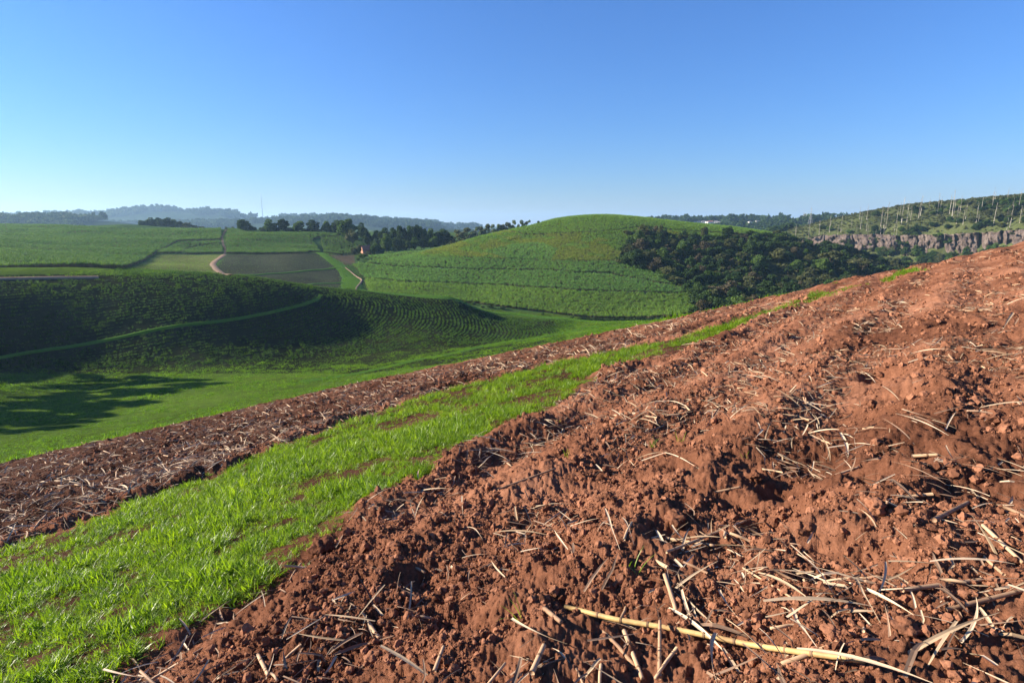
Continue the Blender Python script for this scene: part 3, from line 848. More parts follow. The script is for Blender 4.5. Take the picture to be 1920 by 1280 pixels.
# grass of the valley floor and the near slope
def turf_test(u, v, x, y):
    e = y - yedge(x)
    return (e > 3.5) & (u > -80) & (u < 1500) & ((v > SPUR_FOOT(u)) | (u > 1040) | (y < 140)) & off_tracks(x, y, -0.5)
tp = field_points(-90, 1450, 24, 125, 2.6, turf_test, 150)
scatter('valley_grass', tp, rots(len(tp), 0.25, 150), scl(len(tp), 0.3, 0.8, 150) * np.clip(1 + 1.3 * fbm(tp[:, 0], tp[:, 1], 1 / 5., 3, .6, 12), .3, 2), TURF, 'bright green grass on the slope below the ploughed field')
tp = field_points(-90, 1350, 125, 300, 1.1, turf_test, 151)
scatter('valley_grass', tp, rots(len(tp), 0.25, 151), scl(len(tp), 0.55, 1.2, 151) * np.clip(1 + 1.4 * fbm(tp[:, 0], tp[:, 1], 1 / 7., 3, .6, 13), .3, 2.2), TURF, 'rough green growth on the valley floor beyond the slope')

bp_ = field_points(-90, 330, 190, 300, 0.7, lambda u, v, x, y: (v < 521.5) & (v > 503) & ~in_poly(u, v, L1) & (u < 330) & off_tracks(x, y), 153)
scatter('valley_grass', bp_, rots(len(bp_), 0.25, 153), scl(len(bp_), 0.6, 1.5, 153), TURF, 'rough grass between the crest road and the plateau cane')

# ================================================================== CLIFF
def cliff():
    root = empty('cliff', (0, 0, 0))
    tag(root, 'pinkish grey rock cliff across the gorge', kind='structure')
    top = vline([(1480,452),(1510,447),(1545,441),(1620,439),(1700,441),(1800,438),(1930,430),(2060,426)])
    bot = vline([(1480,460),(1510,466),(1545,474),(1620,478),(1700,482),(1800,486),(1930,482),(2060,480)])
    cuts = [1492, 1548, 1600, 1642, 1690, 1722, 1772, 1792, 1842, 1880, 1930, 1985, 2050]
    for k in range(len(cuts) - 1):
        u0, u1 = cuts[k] - 1.5, cuts[k + 1] - (6 if k in (3, 5, 7) else 0)
        nu, nv = max(14, int((u1 - u0) / 1.1)), 26
        uu = np.linspace(u0, u1, nu); tt = np.linspace(-0.25, 1.0, nv)
        U, T = np.meshgrid(uu, tt, indexing='ij')
        Vv = bot(U) + (top(U) - bot(U)) * T
        q = (U - u0) / (u1 - u0)
        bulge = 7.0 * np.sqrt(np.clip(1 - (2 * q - 1) ** 6, 0, 1)) - 4
        col = 7 * np.abs(fbm(U / 19.0 + 0.9 * T, T * 1.6, 1.0, 3, 0.55, 200 + k)) + 3.0 * fbm(U / 7.0 + 1.5 * T, T * 5.0, 1.0, 4, 0.65, 300 + k) + 4.0 * fbm(U / 26.0, T * 5.5, 1.0, 2, 0.5, 350 + k)
        D = 820 - (U - 1480) * .5 - 2 - bulge * 1.2 - col + 7 * T
        x, y, z = P(U, Vv, D)
        z = z + 1.5 * fbm(U / 5.0, T * 0, 1.0, 2, 0.5, 400 + k) * (T > 0.9)
        # cap that runs back into the hill
        xb, yb, zb = x[:, -1] * 1.03, y[:, -1] * 1.03, z[:, -1] - 0.6
        X = np.concatenate([x, xb[:, None]], 1); Y = np.concatenate([y, yb[:, None]], 1); Z = np.concatenate([z, zb[:, None]], 1)
        V = np.stack([X, Y, Z], -1).reshape(-1, 3)
        idx = np.arange(nu * (nv + 1)).reshape(nu, nv + 1)
        f = np.stack([idx[:-1, :-1], idx[1:, :-1], idx[1:, 1:], idx[:-1, 1:]], -1).reshape(-1, 4)
        ob('rock_buttress', mesh_np('rock_buttress', V, f, [M['rock']]), root)
cliff()

# ================================================================== TREES
def leaf_cloud(name, lobes, n, size, mat, seed, squash=1.0):
    rg = np.random.default_rng(seed)
    w = np.array([l[3] * l[4] for l in lobes]); w = w / w.sum()
    li = rg.choice(len(lobes), n, p=w)
    Lb = np.array(lobes)[li]
    d = rg.normal(size=(n, 3)); d /= np.linalg.norm(d, axis=1)[:, None]
    r = rg.uniform(0.55, 1.05, n) ** 0.6
    c = Lb[:, :3] + d * Lb[:, 3:6] * r[:, None]
    a = rg.normal(size=(n, 3)); a /= np.linalg.norm(a, axis=1)[:, None]
    b = np.cross(a, d + 0.8 * rg.normal(size=(n, 3))); b /= np.linalg.norm(b, axis=1)[:, None] + 1e-6
    s = size * rg.uniform(0.6, 1.3, n)[:, None]
    a = a * s; b = b * s * 0.7
    V = np.stack([c - a - b, c + a - b * 0.6, c + a * 0.8 + b, c - a * 0.7 + b * 0.9], 1).reshape(-1, 3)
    f = np.arange(4 * n).reshape(n, 4)
    return mesh_np(name, V, f, [mat])
def trunk_mesh(name, h, r, limbs, mat, seed, bend=0.3):
    rs = random.Random(seed)
    b = MB()
    pts = [(rs.uniform(-bend, bend) * (t > 0), rs.uniform(-bend, bend) * (t > 0), h * t - 0.4) for t in (0, .25, .5, .75, 1)]
    b.tube(pts, [r, r * .8, r * .62, r * .45, r * .2], 7)
    for k in range(limbs):
        t = rs.uniform(.4, .9); a = 6.283 * k / limbs + rs.uniform(-.5, .5)
        p = Vector((0, 0, h * t - .4)); L = h * rs.uniform(.25, .42)
        q = p + Vector((math.cos(a), math.sin(a), 0)) * L * .6 + Vector((0, 0, L * .6))
        m_ = (p + q) / 2 + Vector((0, 0, -.1 * L))
        b.tube([p, m_, q], [r * .4, r * .28, r * .1], 5)
    return b.build(name, [mat], True)
def ell_lobes(n, rx, rz, cz, lr, seed, low=-0.7):
    rg = np.random.default_rng(seed)
    out = [(0, 0, cz, rx * .62, rx * .62, rz * .62)]
    while len(out) < n:
        d = rg.normal(size=3); d /= np.linalg.norm(d)
        if d[2] < low: continue
        q = rg.uniform(.55, .85)
        s = lr * rg.uniform(.7, 1.3)
        out.append((d[0] * rx * q, d[1] * rx * q, cz + d[2] * rz * q, s, s, s * .8))
    return out
# species: reference height 12 m, half width given
SPEC = {}
def species(key, trunk, crowns, halfw):
    SPEC[key] = (trunk, crowns, halfw)
def crowns(key, lobef, n, size, mats, seeds):
    return {m: [leaf_cloud('crown_' + key, lobef(sd), n, size, M[m], sd) for sd in seeds] for m in mats}
species('round', trunk_mesh('trunk_round', 6.5, .38, 4, M['bark'], 1), crowns('round', lambda s: ell_lobes(19, 4.6, 5.5, 6.1, 1.75, s, -.9), 2500, .42, ['leaf_dark', 'leaf_mid', 'leaf_olive', 'leaf_brown'], [1, 2, 3]), 4.9)
species('tall', trunk_mesh('trunk_tall', 8.5, .36, 4, M['bark'], 2), crowns('tall', lambda s: ell_lobes(20, 3.1, 5.6, 6.2, 1.5, s), 2300, .40, ['leaf_dark', 'leaf_mid'], [4, 5, 6]), 3.7)
def gum_lobes(s):
    rg = np.random.default_rng(s); out = []
    for k in range(24):
        a = rg.uniform(0, 6.283); q = 3.5 * math.sqrt(rg.random()); zz = rg.uniform(3.5, 11.0) - 0.22 * q
        r = rg.uniform(.7, 1.7)
        out.append((q * math.cos(a), q * math.sin(a), zz, r, r, r * .62))
    return out
species('gum', trunk_mesh('trunk_gum', 9.5, .26, 5, M['bark_pale'], 3), crowns('gum', gum_lobes, 2300, .34, ['leaf_gum', 'leaf_olive', 'leaf_dark'], [7, 8, 9]), 4.3)
def flat_lobes(s):
    rg = np.random.default_rng(s); out = []
    for k in range(15):
        a = rg.uniform(0, 6.283); q = 5.0 * math.sqrt(rg.random()); zz = rg.uniform(7.6, 10.2) - 0.09 * q * q
        r = rg.uniform(1.1, 1.9)
        out.append((q * math.cos(a), q * math.sin(a), zz, r, r, r * .5))
    return out
species('flat', trunk_mesh('trunk_flat', 8, .3, 5, M['bark'], 4), crowns('flat', flat_lobes, 1800, .40, ['leaf_olive', 'leaf_dark', 'leaf_mid', 'leaf_brown'], [10, 11, 12]), 5.8)
def pine_lobes(s):
    rg = np.random.default_rng(s); out = []
    for k in range(16):
        t = k / 15; zz = 2.2 + 9.0 * t; rr = 3.4 * (1 - t) ** .7 + .5; a = rg.uniform(0, 6.283)
        out.append((rr * .5 * math.cos(a), rr * .5 * math.sin(a), zz, rr * .75, rr * .75, .75))
    return out
species('pine', trunk_mesh('trunk_pine', 10.5, .3, 3, M['bark'], 5), crowns('pine', pine_lobes, 1700, .36, ['leaf_dark', 'leaf_olive'], [13, 14]), 4.0)
species('bush', trunk_mesh('trunk_bush', 4.5, .3, 4, M['bark'], 6), crowns('bush', lambda s: ell_lobes(14, 6.5, 6.2, 5.2, 2.6, s, -.35), 1500, .62, ['leaf_dark', 'leaf_mid', 'leaf_olive', 'leaf_brown'], [15, 16]), 7.4)
_tc = [0]
def tree(name, x, y, g, h, w, spec, mat, label, group=None, cat='tree'):
    tr, cr, hw = SPEC[spec]
    root = empty(name, (x, y, g - 0.15), (0, 0, random.uniform(0, 6.28)), (w / (2 * hw), w / (2 * hw), h / 12.0))
    tag(root, label, cat, group)
    ob('trunk', tr, root)
    ms = cr[mat]
    _tc[0] += 1
    ob('crown', ms[_tc[0] % len(ms)], root)
    return root
def tree_px(name, u, vtop, D, wpx, spec, mat, label, group=None, cat='tree', hmin=2.0):
    x, y, zt = P(u, vtop, D)
    g = float(land(x, y))
    return tree(name, float(x), float(y), g, max(hmin, float(zt) - g), wpx * D / 1085., spec, mat, label, group, cat)

G = 'row of round trees along the plateau edge'
ords = ['first', 'second', 'third', 'fourth', 'fifth', 'sixth']
tree_px('round_tree', 456, 410, 610, 27, 'round', 'leaf_dark', 'lone broad dark tree beside the cut track at the plateau edge')
tree_px('shrub', 472, 421, 612, 16, 'bush', 'leaf_dark', 'low dark shrub growing against the lone broad tree', cat='shrub')
for k, (u, vt, w) in enumerate([(505,411,26),(531,409,25),(558,411,27),(585,412,26),(609,413,21),(628,409,24)]):
    tree_px('round_tree', u, vt, 600, w, 'round', 'leaf_dark' if k % 2 else 'leaf_mid', ords[k] + ' round tree from the left in the plateau row', G)
for k, (u, vt) in enumerate([(493,424),(519,425),(545,426),(572,427),(597,428),(617,427)]):
    tree_px('shrub', u, vt, 604, 17, 'bush', 'leaf_dark', 'dark shrub below the ' + ords[k] + ' gap of the plateau tree row', 'shrubs under the plateau tree row', 'shrub')
tree_px('tall_tree', 649, 408, 565, 38, 'tall', 'leaf_mid', 'tallest leafy tree at the end of the plateau row beside the house')
tree_px('round_tree', 637, 411, 585, 22, 'round', 'leaf_dark', 'dark tree tucked behind the tallest tree of the row')
tree_px('round_tree', 660, 430, 552, 26, 'bush', 'leaf_olive', 'olive scrub tree hanging below the tallest tree')
tree_px('round_tree', 678, 418, 580, 22, 'round', 'leaf_dark', 'small dark domed tree standing above the house')
GG = 'dark grove behind the house'
GL = [(690,430,545,22,'round','leaf_dark'),(707,428,560,24,'round','leaf_dark'),(720,427,555,26,'round','leaf_dark'),(724,436,512,25,'tall','leaf_mid'),
        (738,424,545,24,'tall','leaf_dark'),(752,421,540,24,'tall','leaf_dark'),(766,421,545,24,'tall','leaf_mid'),(778,418,540,22,'tall','leaf_dark'),(790,422,545,24,'tall','leaf_dark'),(805,426,548,26,'tall','leaf_mid'),
        (824,424,545,30,'round','leaf_dark'),(836,430,552,24,'tall','leaf_dark'),(744,444,520,20,'round','leaf_dark'),(760,446,520,22,'round','leaf_dark'),(777,445,522,22,'round','leaf_mid'),(795,447,526,24,'round','leaf_dark'),
        (812,440,530,22,'round','leaf_mid'),(703,447,535,20,'round','leaf_dark'),(850,440,560,22,'gum','leaf_olive')]
for k, (u, vt, D, w, sp_, m_) in enumerate(GL):
    rowname = 'front' if vt >= 434 else 'back'
    tree_px('grove_tree', u, vt, D, w, sp_, m_, ('dark' if m_ == 'leaf_dark' else 'paler green') + f' {rowname}-row tree of the grove behind the house, ' + ['', 'first', 'second', 'third', 'fourth', 'fifth', 'sixth', 'seventh', 'eighth', 'ninth', 'tenth', 'eleventh', 'twelfth', 'thirteenth'][sum(1 for q in GL if (q[1] >= 434) == (vt >= 434) and q[0] <= u)] + ' from the house', GG)
for k, (u, vt, D, w) in enumerate([(672,456,500,12),(702,455,502,22),(664,462,498,14),(715,462,505,14),(690,470,492,10)]):
    tree_px('garden_shrub', u, vt, D, w, 'bush', ['leaf_olive', 'leaf_mid'][k % 2], ['small garden shrub close beside the house', 'rounded garden shrub on the grove side of the house', 'low shrub under the olive scrub tree', 'little shrub at the foot of the grove', 'low shrub on the lawn before the house'][k], cat='shrub')
tree_px('round_bush', 679, 474, 452, 17, 'bush', 'leaf_mid', 'round green bush standing alone at the corner of the cane hill', cat='bush')
tree_px('round_bush', 671, 482, 440, 8, 'bush', 'leaf_mid', 'small bush joined to the lone round bush', cat='bush')
tree_px('round_bush', 743, 499, 425, 6, 'bush', 'leaf_dark', 'tiny dark bush in the gap between two bands of hillside cane', cat='bush')
tree_px('round_bush', 801, 476, 462, 5, 'bush', 'leaf_dark', 'tiny dark bush where yellow cane meets blue-green cane', cat='bush')
for k, (u, vt, D, w) in enumerate([(868,424,640,30),(893,422,640,27),(880,432,630,20),(909,417,645,22),(922,417,645,22),(940,416,650,24),(948,414,650,20),(965,409,650,22),(985,408,655,24)]):
    tree_px('gum_tree', u, vt, D, w, 'gum', 'leaf_gum' if k % 3 else 'leaf_olive', ['first', 'second', 'third', 'fourth', 'fifth', 'sixth', 'seventh', 'eighth', 'last'][k] + ' open-crowned gum tree behind the round hill, counted from the grove', 'gum trees behind the round hill', hmin=9)
tree_px('small_tree', 1099, 403.5, 558, 9, 'bush', 'leaf_dark', 'tiny tree on the very top of the round hill')
tree_px('small_tree', 1190, 406, 566, 8, 'bush', 'leaf_dark', 'tiny low bush on the skyline right of the hilltop')
tree_px('small_tree', 1010, 413, 556, 6, 'bush', 'leaf_dark', 'tiny bush on the left shoulder of the hilltop')
# dark stand far left
for k, (u, vt, w) in enumerate([(268,411,18),(280,408,20),(292,407,20),(304,407,20),(316,408,20),(327,410,20),(337,413,18),(286,414,24),(308,414,24)]):
    tree_px('stand_tree', u, vt, 800 + 8 * (k % 3), w, 'round', 'leaf_dark', ['first', 'second', 'third', 'fourth', 'fifth', 'sixth', 'last', 'shorter front', 'wider front'][k] + ' dark rounded tree of the dense stand beyond the plateau, from the left', 'dense dark stand beyond the plateau')
for k, (u, vt, w) in enumerate([(349,416,15),(358,418,16),(368,421,13),(379,424,12),(345,422,14)]):
    tree_px('scrub_tree', u, vt, 790, w, 'gum', 'leaf_brown' if False else 'leaf_olive', ['first', 'second', 'third', 'fourth', 'lowest'][k] + ' thin greyish tree trailing off beside the dense dark stand', 'thin trees trailing off the dark stand')
for k, (u, vt, w) in enumerate([(395,427,9),(404,428,8),(425,425,9),(437,424,8)]):
    tree_px('scrub_bush', u, vt, 760, w, 'bush', 'leaf_olive', ['leftmost', 'second', 'third', 'rightmost'][k] + ' low hazy bush on the skyline by the cut track', 'low bushes by the cut track', 'bush')

# the wooded flank of the round hill
rg = np.random.default_rng(77)
cu, cv = [], []
while len(cu) < 250:
    u, v = rg.uniform(1150, 1720), rg.uniform(425, 615)
    if not in_poly(np.array([u]), np.array([v]), FOREST)[0]: continue
    if u > 1425 and 452 < v < 543 and rg.random() < .72: continue
    if any((u - a) ** 2 + (1.6 * (v - b)) ** 2 < 11.5 ** 2 for a, b in zip(cu, cv)):
        if rg.random() < 0.985: continue
    cu.append(u); cv.append(v)
hx, hy, hz, ok = hit(cu, cv, 300, 640)
for k in range(len(cu)):
    if not ok[k]: continue
    q = rg.random()
    sp_, m_ = ('round', 'leaf_dark') if q < .34 else ('flat', 'leaf_olive') if q < .5 else ('round', 'leaf_mid') if q < .64 else ('flat', 'leaf_dark') if q < .78 else ('round', 'leaf_brown') if q < .9 else ('round', 'leaf_olive')
    top = cv[k] < 455
    h = rg.uniform(5.0, 12.5) * (1.0 if cv[k] < 540 else 1.15) * (0.7 if top else 1)
    w = h * rg.uniform(.75, 1.35) * (0.9 if top else 1)
    tone = {'leaf_dark': 'dark green', 'leaf_olive': 'olive', 'leaf_mid': 'fresh green', 'leaf_brown': 'brownish'}[m_]
    shp = 'flat-topped' if sp_ == 'flat' else 'round-crowned'
    zone = 'upper edge' if cv[k] < 470 else 'middle' if cv[k] < 530 else 'foot'
    side = 'next to the cane' if cu[k] < 1270 else 'left of centre' if cu[k] < 1360 else 'right of centre' if cu[k] < 1470 else 'towards the gorge'
    sz = 'tall' if h > 9.6 else 'middling' if h > 7.2 else 'small'
    tree('woodland_tree', float(hx[k]), float(hy[k]), float(hz[k]), h, w, sp_, m_, f'{sz} {tone} {shp} tree, {zone} of the wooded flank, {side}', f'{sz} {tone} {shp} trees, {zone} of the wooded flank, {side}')
for u, vt, D, w, sp_, m_, lb in [(1207,418,505,30,'pine','leaf_olive','tall conical pine rising out of the upper left of the wooded flank'),(1240,419,512,19,'pine','leaf_olive','slim layered pine right of the tallest pine'),
        (1178,430,500,26,'round','leaf_olive','broad olive tree at the upper left corner of the wood'),(1285,428,520,14,'pine','leaf_dark','small dark tree on the cane edge above the wood'),(1320,424,525,17,'round','leaf_olive','round olive tree on the grass ledge above the wood'),
        (1365,422,530,22,'round','leaf_dark','broad dark tree at the right end of the grass ledge'),(1410,432,540,24,'bush','leaf_dark','dark scrub tree on the crest right of the ledge'),
        (1372,551,352,18,'tall','leaf_mid','bright green upright tree at the foot of the wood beside the field edge'),(1335,558,352,26,'round','leaf_olive','olive tree at the foot of the wood next to the cane corner'),(1318,566,345,20,'bush','leaf_dark','dark low tree in the cane corner shade'),
        (1352,568,345,22,'round','leaf_dark','dark low tree between the olive and the bright green tree'),(1465,538,385,36,'flat','leaf_olive','wide umbrella-topped tree just above the field edge'),(1498,532,395,22,'round','leaf_mid','small bright tree beside the umbrella-topped tree'),
        (1520,520,405,34,'flat','leaf_olive','loose spreading tree right of the small bright tree'),(1560,463,470,40,'flat','leaf_olive','spreading tree standing out on the ridge before the cliff'),(1612,478,480,44,'flat','leaf_olive','broad spreading tree below the cliff on the dark ridge'),
        (1650,494,470,44,'round','leaf_dark','large dark tree at the lower end of the ridge near the field'),(1672,497,480,30,'round','leaf_olive','olive tree at the very end of the ridge'),(1400,548,365,30,'bush','leaf_dark','dark mounded tree along the foot of the wood'),(1430,556,360,40,'flat','leaf_mid','low flat green tree along the foot of the wood')]:
    tree_px('woodland_tree', u, vt, D, w, sp_, m_, lb, hmin=4)
# undergrowth knitting the wood together
UG = [proto('undergrowth', leaf_cloud('undergrowth', ell_lobes(6, 2.4, 1.5, 1.2, 1.1, 190 + k), 110, .42, M[m], 190 + k)) for k, m in enumerate(('leaf_dark', 'leaf_olive', 'leaf_dark', 'leaf_mid'))]
ugp = field_points(1150, 1720, 320, 600, 0.075, lambda u, v, x, y: in_poly(u, v, FOREST) & ~((u > 1425) & (v > 452) & (v < 543) & (vnoise(x / 9, y / 9, 3) < .22)), 270)
scatter('undergrowth', ugp, rots(len(ugp), .15, 270), scl(len(ugp), .6, 1.7, 270), UG, 'dark tangled undergrowth between the trees of the wooded flank')
for k, (x, y, h, w) in enumerate([(-158,122,17,10),(-166,129,21,12),(-160,137,15,9),(-172,144,22,12),(-163,151,18,11),(-178,133,20,12),(-182,157,24,13),(-170,163,17,10),(-150,112,19,11),(-146,104,15,9),(-160,108,20,12),(-174,118,22,12)]):
    tree('gum_tree', x, y, float(land(x, y)), h, w, 'gum', 'leaf_gum', ['first', 'second', 'third', 'fourth', 'fifth', 'sixth', 'seventh', 'eighth', 'ninth', 'tenth', 'eleventh', 'last'][k] + ' gum of the row whose long shadows cross the valley floor', 'gums shading the valley floor')
# bushes of the stream and the hedge
for k, (u, vt, D, w) in enumerate([(872,563,345,9),(887,566,342,10),(919,572,334,13),(942,574,332,13),(850,567,340,8),(905,577,330,8),(1018,592,325,7),(1072,597,318,12)]):
    tree_px('stream_bush', u, vt, D, w, 'bush', 'leaf_dark' if k in (2, 3) else 'leaf_mid', ['small bush', 'rounded bush', 'dark round bush', 'larger dark bush', 'little bush', 'low bush', 'tiny dark bush', 'flat bush'][k] + ' beside the stream below the cane hill, ' + ['fourth', 'fifth', 'sixth', 'seventh', 'first', 'second to last', 'near the hedge', 'at the hedge end'][k] + ('' if k > 5 else ' along it'), 'bushes along the stream', 'bush')
for k, u in enumerate([1092, 1103, 1116, 1128, 1140, 1153, 1166, 1180, 1194, 1208, 1222, 1236]):
    tree_px('hedge_bush', u, 596 + 1.5 * math.sin(k * 2.1), 312 - 0.3 * k, 17, 'bush', 'leaf_dark', 'dark hedge bush below the cane hill, ' + ['first', 'second', 'third', 'fourth', 'fifth', 'sixth', 'seventh', 'eighth', 'ninth', 'tenth', 'eleventh', 'last'][k] + ' from the left', 'hedge bushes at the foot of the cane hill', 'bush')
# bright tufts on the grassed breaks
def on_line(line, hw, per_m, seed):
    rg = np.random.default_rng(seed)
    seg = np.hypot(*np.diff(line, axis=0).T); L = seg.sum()
    n = int(L * per_m * hw)
    t = rg.uniform(0, L, n); cum = np.concatenate([[0], np.cumsum(seg)])
    x = np.interp(t, cum, line[:, 0]); y = np.interp(t, cum, line[:, 1])
    x = x + rg.normal(0, hw * .45, n); y = y + rg.normal(0, hw * .45, n)
    return np.stack([x, y, land(x, y) + .25], -1)
VERGE = [tuft('verge_tuft', 14, 0.4, 0.25, 0.55, 0.08, M['verge'], 0.6, 0.8, 2, 200 + k) for k in range(3)]
for i, lb in ((3, 'bright grass filling the waterway beside the bare field'), (7, 'bright grass along the terrace line of the shaded spur'), (8, 'bright grass along the valley track below the cane hill'), (9, 'bright grass along the mown track on the valley floor')):
    line, hw = TRK[i]
    vp = on_line(line, hw * (0.8 if i in (3, 8) else 0.75), 2.2 if i != 7 else 4.0, 220 + i)
    scatter('verge_grass', vp, rots(len(vp), 0.2, 220 + i), scl(len(vp), 0.6, 1.25, 220 + i), VERGE, lb)

# ================================================================== THE FAR SIDE: scrub, dead gums, woods, town
def deadtree(seed):
    rs = random.Random(seed)
    b = MB()
    lean = rs.uniform(-.6, .6)
    pts = [(lean * t + rs.uniform(-.12, .12), rs.uniform(-.2, .2), 20 * t - .5) for t in (0, .2, .4, .6, .8, 1)]
    b.tube(pts, [.42, .36, .30, .24, .16, .05], 6)
    br = MB()
    for k in range(rs.randint(3, 8)):
        t = rs.uniform(.5, .97); a = rs.uniform(0, 6.283); L = rs.uniform(1.2, 4.0) * (1.2 - t) * 2.0
        p = Vector((lean * t, 0, 20 * t - .5))
        q = p + Vector((math.cos(a) * L * .55, math.sin(a) * L * .55, L * .85))
        br.tube([p, (p + q) / 2 + Vector((math.cos(a) * .15 * L, math.sin(a) * .15 * L, 0)), q], [.14, .10, .03], 4)
    return b.build('dead_trunk', [M['bark_pale']], True), br.build('dead_branches', [M['bark_pale']], True)
DEAD = [deadtree(k) for k in range(6)]
rg = np.random.default_rng(5)
dl = [(1613,430,31),(1624,435,25),(1650,436,48),(1663,414,34),(1680,425,35),(1690,421,52),(1700,418,40),(1707,415,30),(1722,410,38),(1725,408,40),(1741,395,26),(1757,404,42),(1762,400,30),(1780,402,38),(1784,415,58),(1800,398,30),(1788,408,36),(1810,412,30),(1830,420,40),(1840,395,28),(1862,425,44),(1893,428,42),(1605,440,20),(1595,436,24),(1570,444,22),(1640,455,26),(1542,466,30),(1585,470,28),(1735,470,30),(1714,480,30)]
while len(dl) < 62:
    u = rg.uniform(1490, 1915); sv = np.interp(u, [1480, 1540, 1600, 1700, 1800, 1920], [438, 421, 405, 386, 379, 372])
    v = rg.uniform(sv + 6, sv + 62 if u > 1560 else sv + 26)
    if v > np.interp(u, [1480, 1700, 1920], [470, 445, 440]) and rg.random() < .8: continue
    dl.append((u, v, rg.uniform(18, 36)))
hx, hy, hz, ok = hit([d[0] for d in dl], [d[1] for d in dl], 560, 1300)
for k, (u, v, hp) in enumerate(dl):
    if not ok[k]: continue
    h = hp * hy[k] / 1085.
    q = DEAD[k % 6]
    r_ = empty('dead_tree', (float(hx[k]), float(hy[k]), float(hz[k])), (0, 0, rg.uniform(0, 6.28)), (h / 20 * .68, h / 20 * .68, h / 20))
    big = hp > 38
    zone = 'on the open slope' if u < 1650 else 'above the cliff' if v < 440 else 'in front of the cliff'
    part = 'at the left end' if u < 1585 else 'left of the middle' if u < 1660 else 'near the middle' if u < 1735 else 'right of the middle' if u < 1820 else 'at the right end'
    tag(r_, f"{'tall' if big else 'short' if hp < 24 else 'slender'} bare dead gum {zone} across the gorge, {part}", 'dead tree', f"{'tall' if big else 'short' if hp < 24 else 'slender'} dead gums {zone}, {part}")
    ob('trunk', q[0], r_); ob('branches', q[1], r_)

# living trees on that side
TR = [(1915,372,16,'leaf_dark'),(1900,374,18,'leaf_dark'),(1885,376,18,'leaf_mid'),(1868,378,16,'leaf_dark'),(1855,380,14,'leaf_olive'),(1840,384,14,'leaf_dark')]
for k, (u, vt, w, m_) in enumerate(TR):
    x, y, z, o_ = hit([u], [vt + 9], 560, 1300)
    if o_[0]: tree('hillside_tree', float(x[0]), float(y[0]), float(z[0]), 9.0, w * y[0] / 1085., 'round', m_, ord and ['rightmost tree on the skyline of the gorge side', 'second skyline tree from the right edge of the gorge side', 'third skyline tree from the right edge of the gorge side', 'fourth skyline tree from the right edge of the gorge side', 'fifth skyline tree from the right edge, olive', 'sixth skyline tree from the right edge of the gorge side'][k])
gu, gv = [], []
while len(gu) < 170:
    u = rg.uniform(1540, 1930); sv = np.interp(u, [1480, 1540, 1600, 1700, 1800, 1920], [438, 421, 405, 386, 379, 372])
    v = rg.uniform(sv + 4, 520)
    cl_t = np.interp(u, [1480, 1545, 1700, 1800, 1930], [448, 441, 440, 437, 430]); cl_b = np.interp(u, [1480, 1545, 1700, 1800, 1930], [460, 474, 482, 486, 482])
    if cl_t - 1 < v < cl_b and not (abs(u - 1705) < 12 or abs(u - 1782) < 9 or abs(u - 1640) < 9): continue
    if v < cl_t:
        dens = np.interp(u, [1540, 1650, 1720, 1800, 1930], [.06, .2, .5, .8, 1])
        if rg.random() > dens: continue
    gu.append(u); gv.append(v)
for _ in range(46):                                  # thicket along the foot of the cliff
    u = rg.uniform(1550, 1935); gu.append(u); gv.append(np.interp(u, [1480, 1545, 1700, 1800, 1930], [460, 474, 482, 486, 482]) + rg.uniform(-5, 16))
hx, hy, hz, ok = hit(gu, gv, 560, 1300)
for k in range(len(gu)):
    if not ok[k]: continue
    q = rg.random(); m_ = 'leaf_dark' if q < .5 else 'leaf_mid' if q < .75 else 'leaf_olive'
    up = gv[k] < 442
    tone = {'leaf_dark': 'dark', 'leaf_mid': 'fresh green', 'leaf_olive': 'olive'}[m_]
    lb = f"{tone} bushy tree {'among the dead gums above the cliff' if up else 'in the gorge below the cliff'}"
    gully = (not up) and gv[k] < 482
    if gully: lb = f'{tone} tree filling a dark gully that splits the cliff'
    lb += ', at the left end' if gu[k] < 1640 else ', near the middle' if gu[k] < 1740 else ', right of the middle' if gu[k] < 1830 else ', at the right end'
    hh = rg.uniform(5, 9); lb = ('tall ' if hh > 7.6 else 'small ' if hh < 6.2 else '') + lb
    tree('hillside_tree', float(hx[k]), float(hy[k]), float(hz[k]), hh * (1.5 if gully else 1), rg.uniform(6, 13), 'round' if q < .6 else 'bush', m_, lb, 'trees: ' + lb)
for k in range(34):                                  # bushes rooted in cracks of the cliff
    u = rg.uniform(1500, 1930); t_, b_ = np.interp(u, [1480, 1545, 1700, 1800, 1930], [452, 441, 441, 438, 430]), np.interp(u, [1480, 1545, 1700, 1800, 1930], [460, 474, 482, 486, 482])
    v = t_ + (b_ - t_) * rg.uniform(.0, 1.0); x, y, z = P(u, v, 820 - (u - 1480) * .5 - 7)
    zone = 'left end' if u < 1600 else 'left half' if u < 1700 else 'right half' if u < 1820 else 'right end'
    sz = rg.uniform(2.2, 5.5)
    lb = ('large ' if sz > 4.3 else 'small ' if sz < 3 else 'middling ') + f"bush rooted in the {'upper' if v < (t_ + b_) / 2 else 'lower'} rock of the cliff, {zone}"
    tree('ledge_bush', float(x), float(y), float(z) - sz * .4, sz, sz * rg.uniform(1, 1.6), 'bush', ['leaf_dark', 'leaf_olive', 'leaf_mid'][k % 3], lb, 'bushes on the cliff: ' + lb, 'bush')
# low scrub carpet over the slope
sc_ = field_points(1480, 1960, 540, 960, 0.045, lambda u, v, x, y: (u > 1478) & (y > 825 - (u - 1480) * .5) & (v < 446) & (v > 360), 260)
SCRUB = [proto('scrub', leaf_cloud('scrub', ell_lobes(5, 1.4, .9, .5, .7, 90 + k), 60, .4, M['leaf_olive'], 90 + k)) for k in range(3)]
scatter('scrub', sc_, rots(len(sc_), .1, 260), scl(len(sc_), .5, 1.5, 260), SCRUB, 'dry olive scrub covering the slope above the cliff')

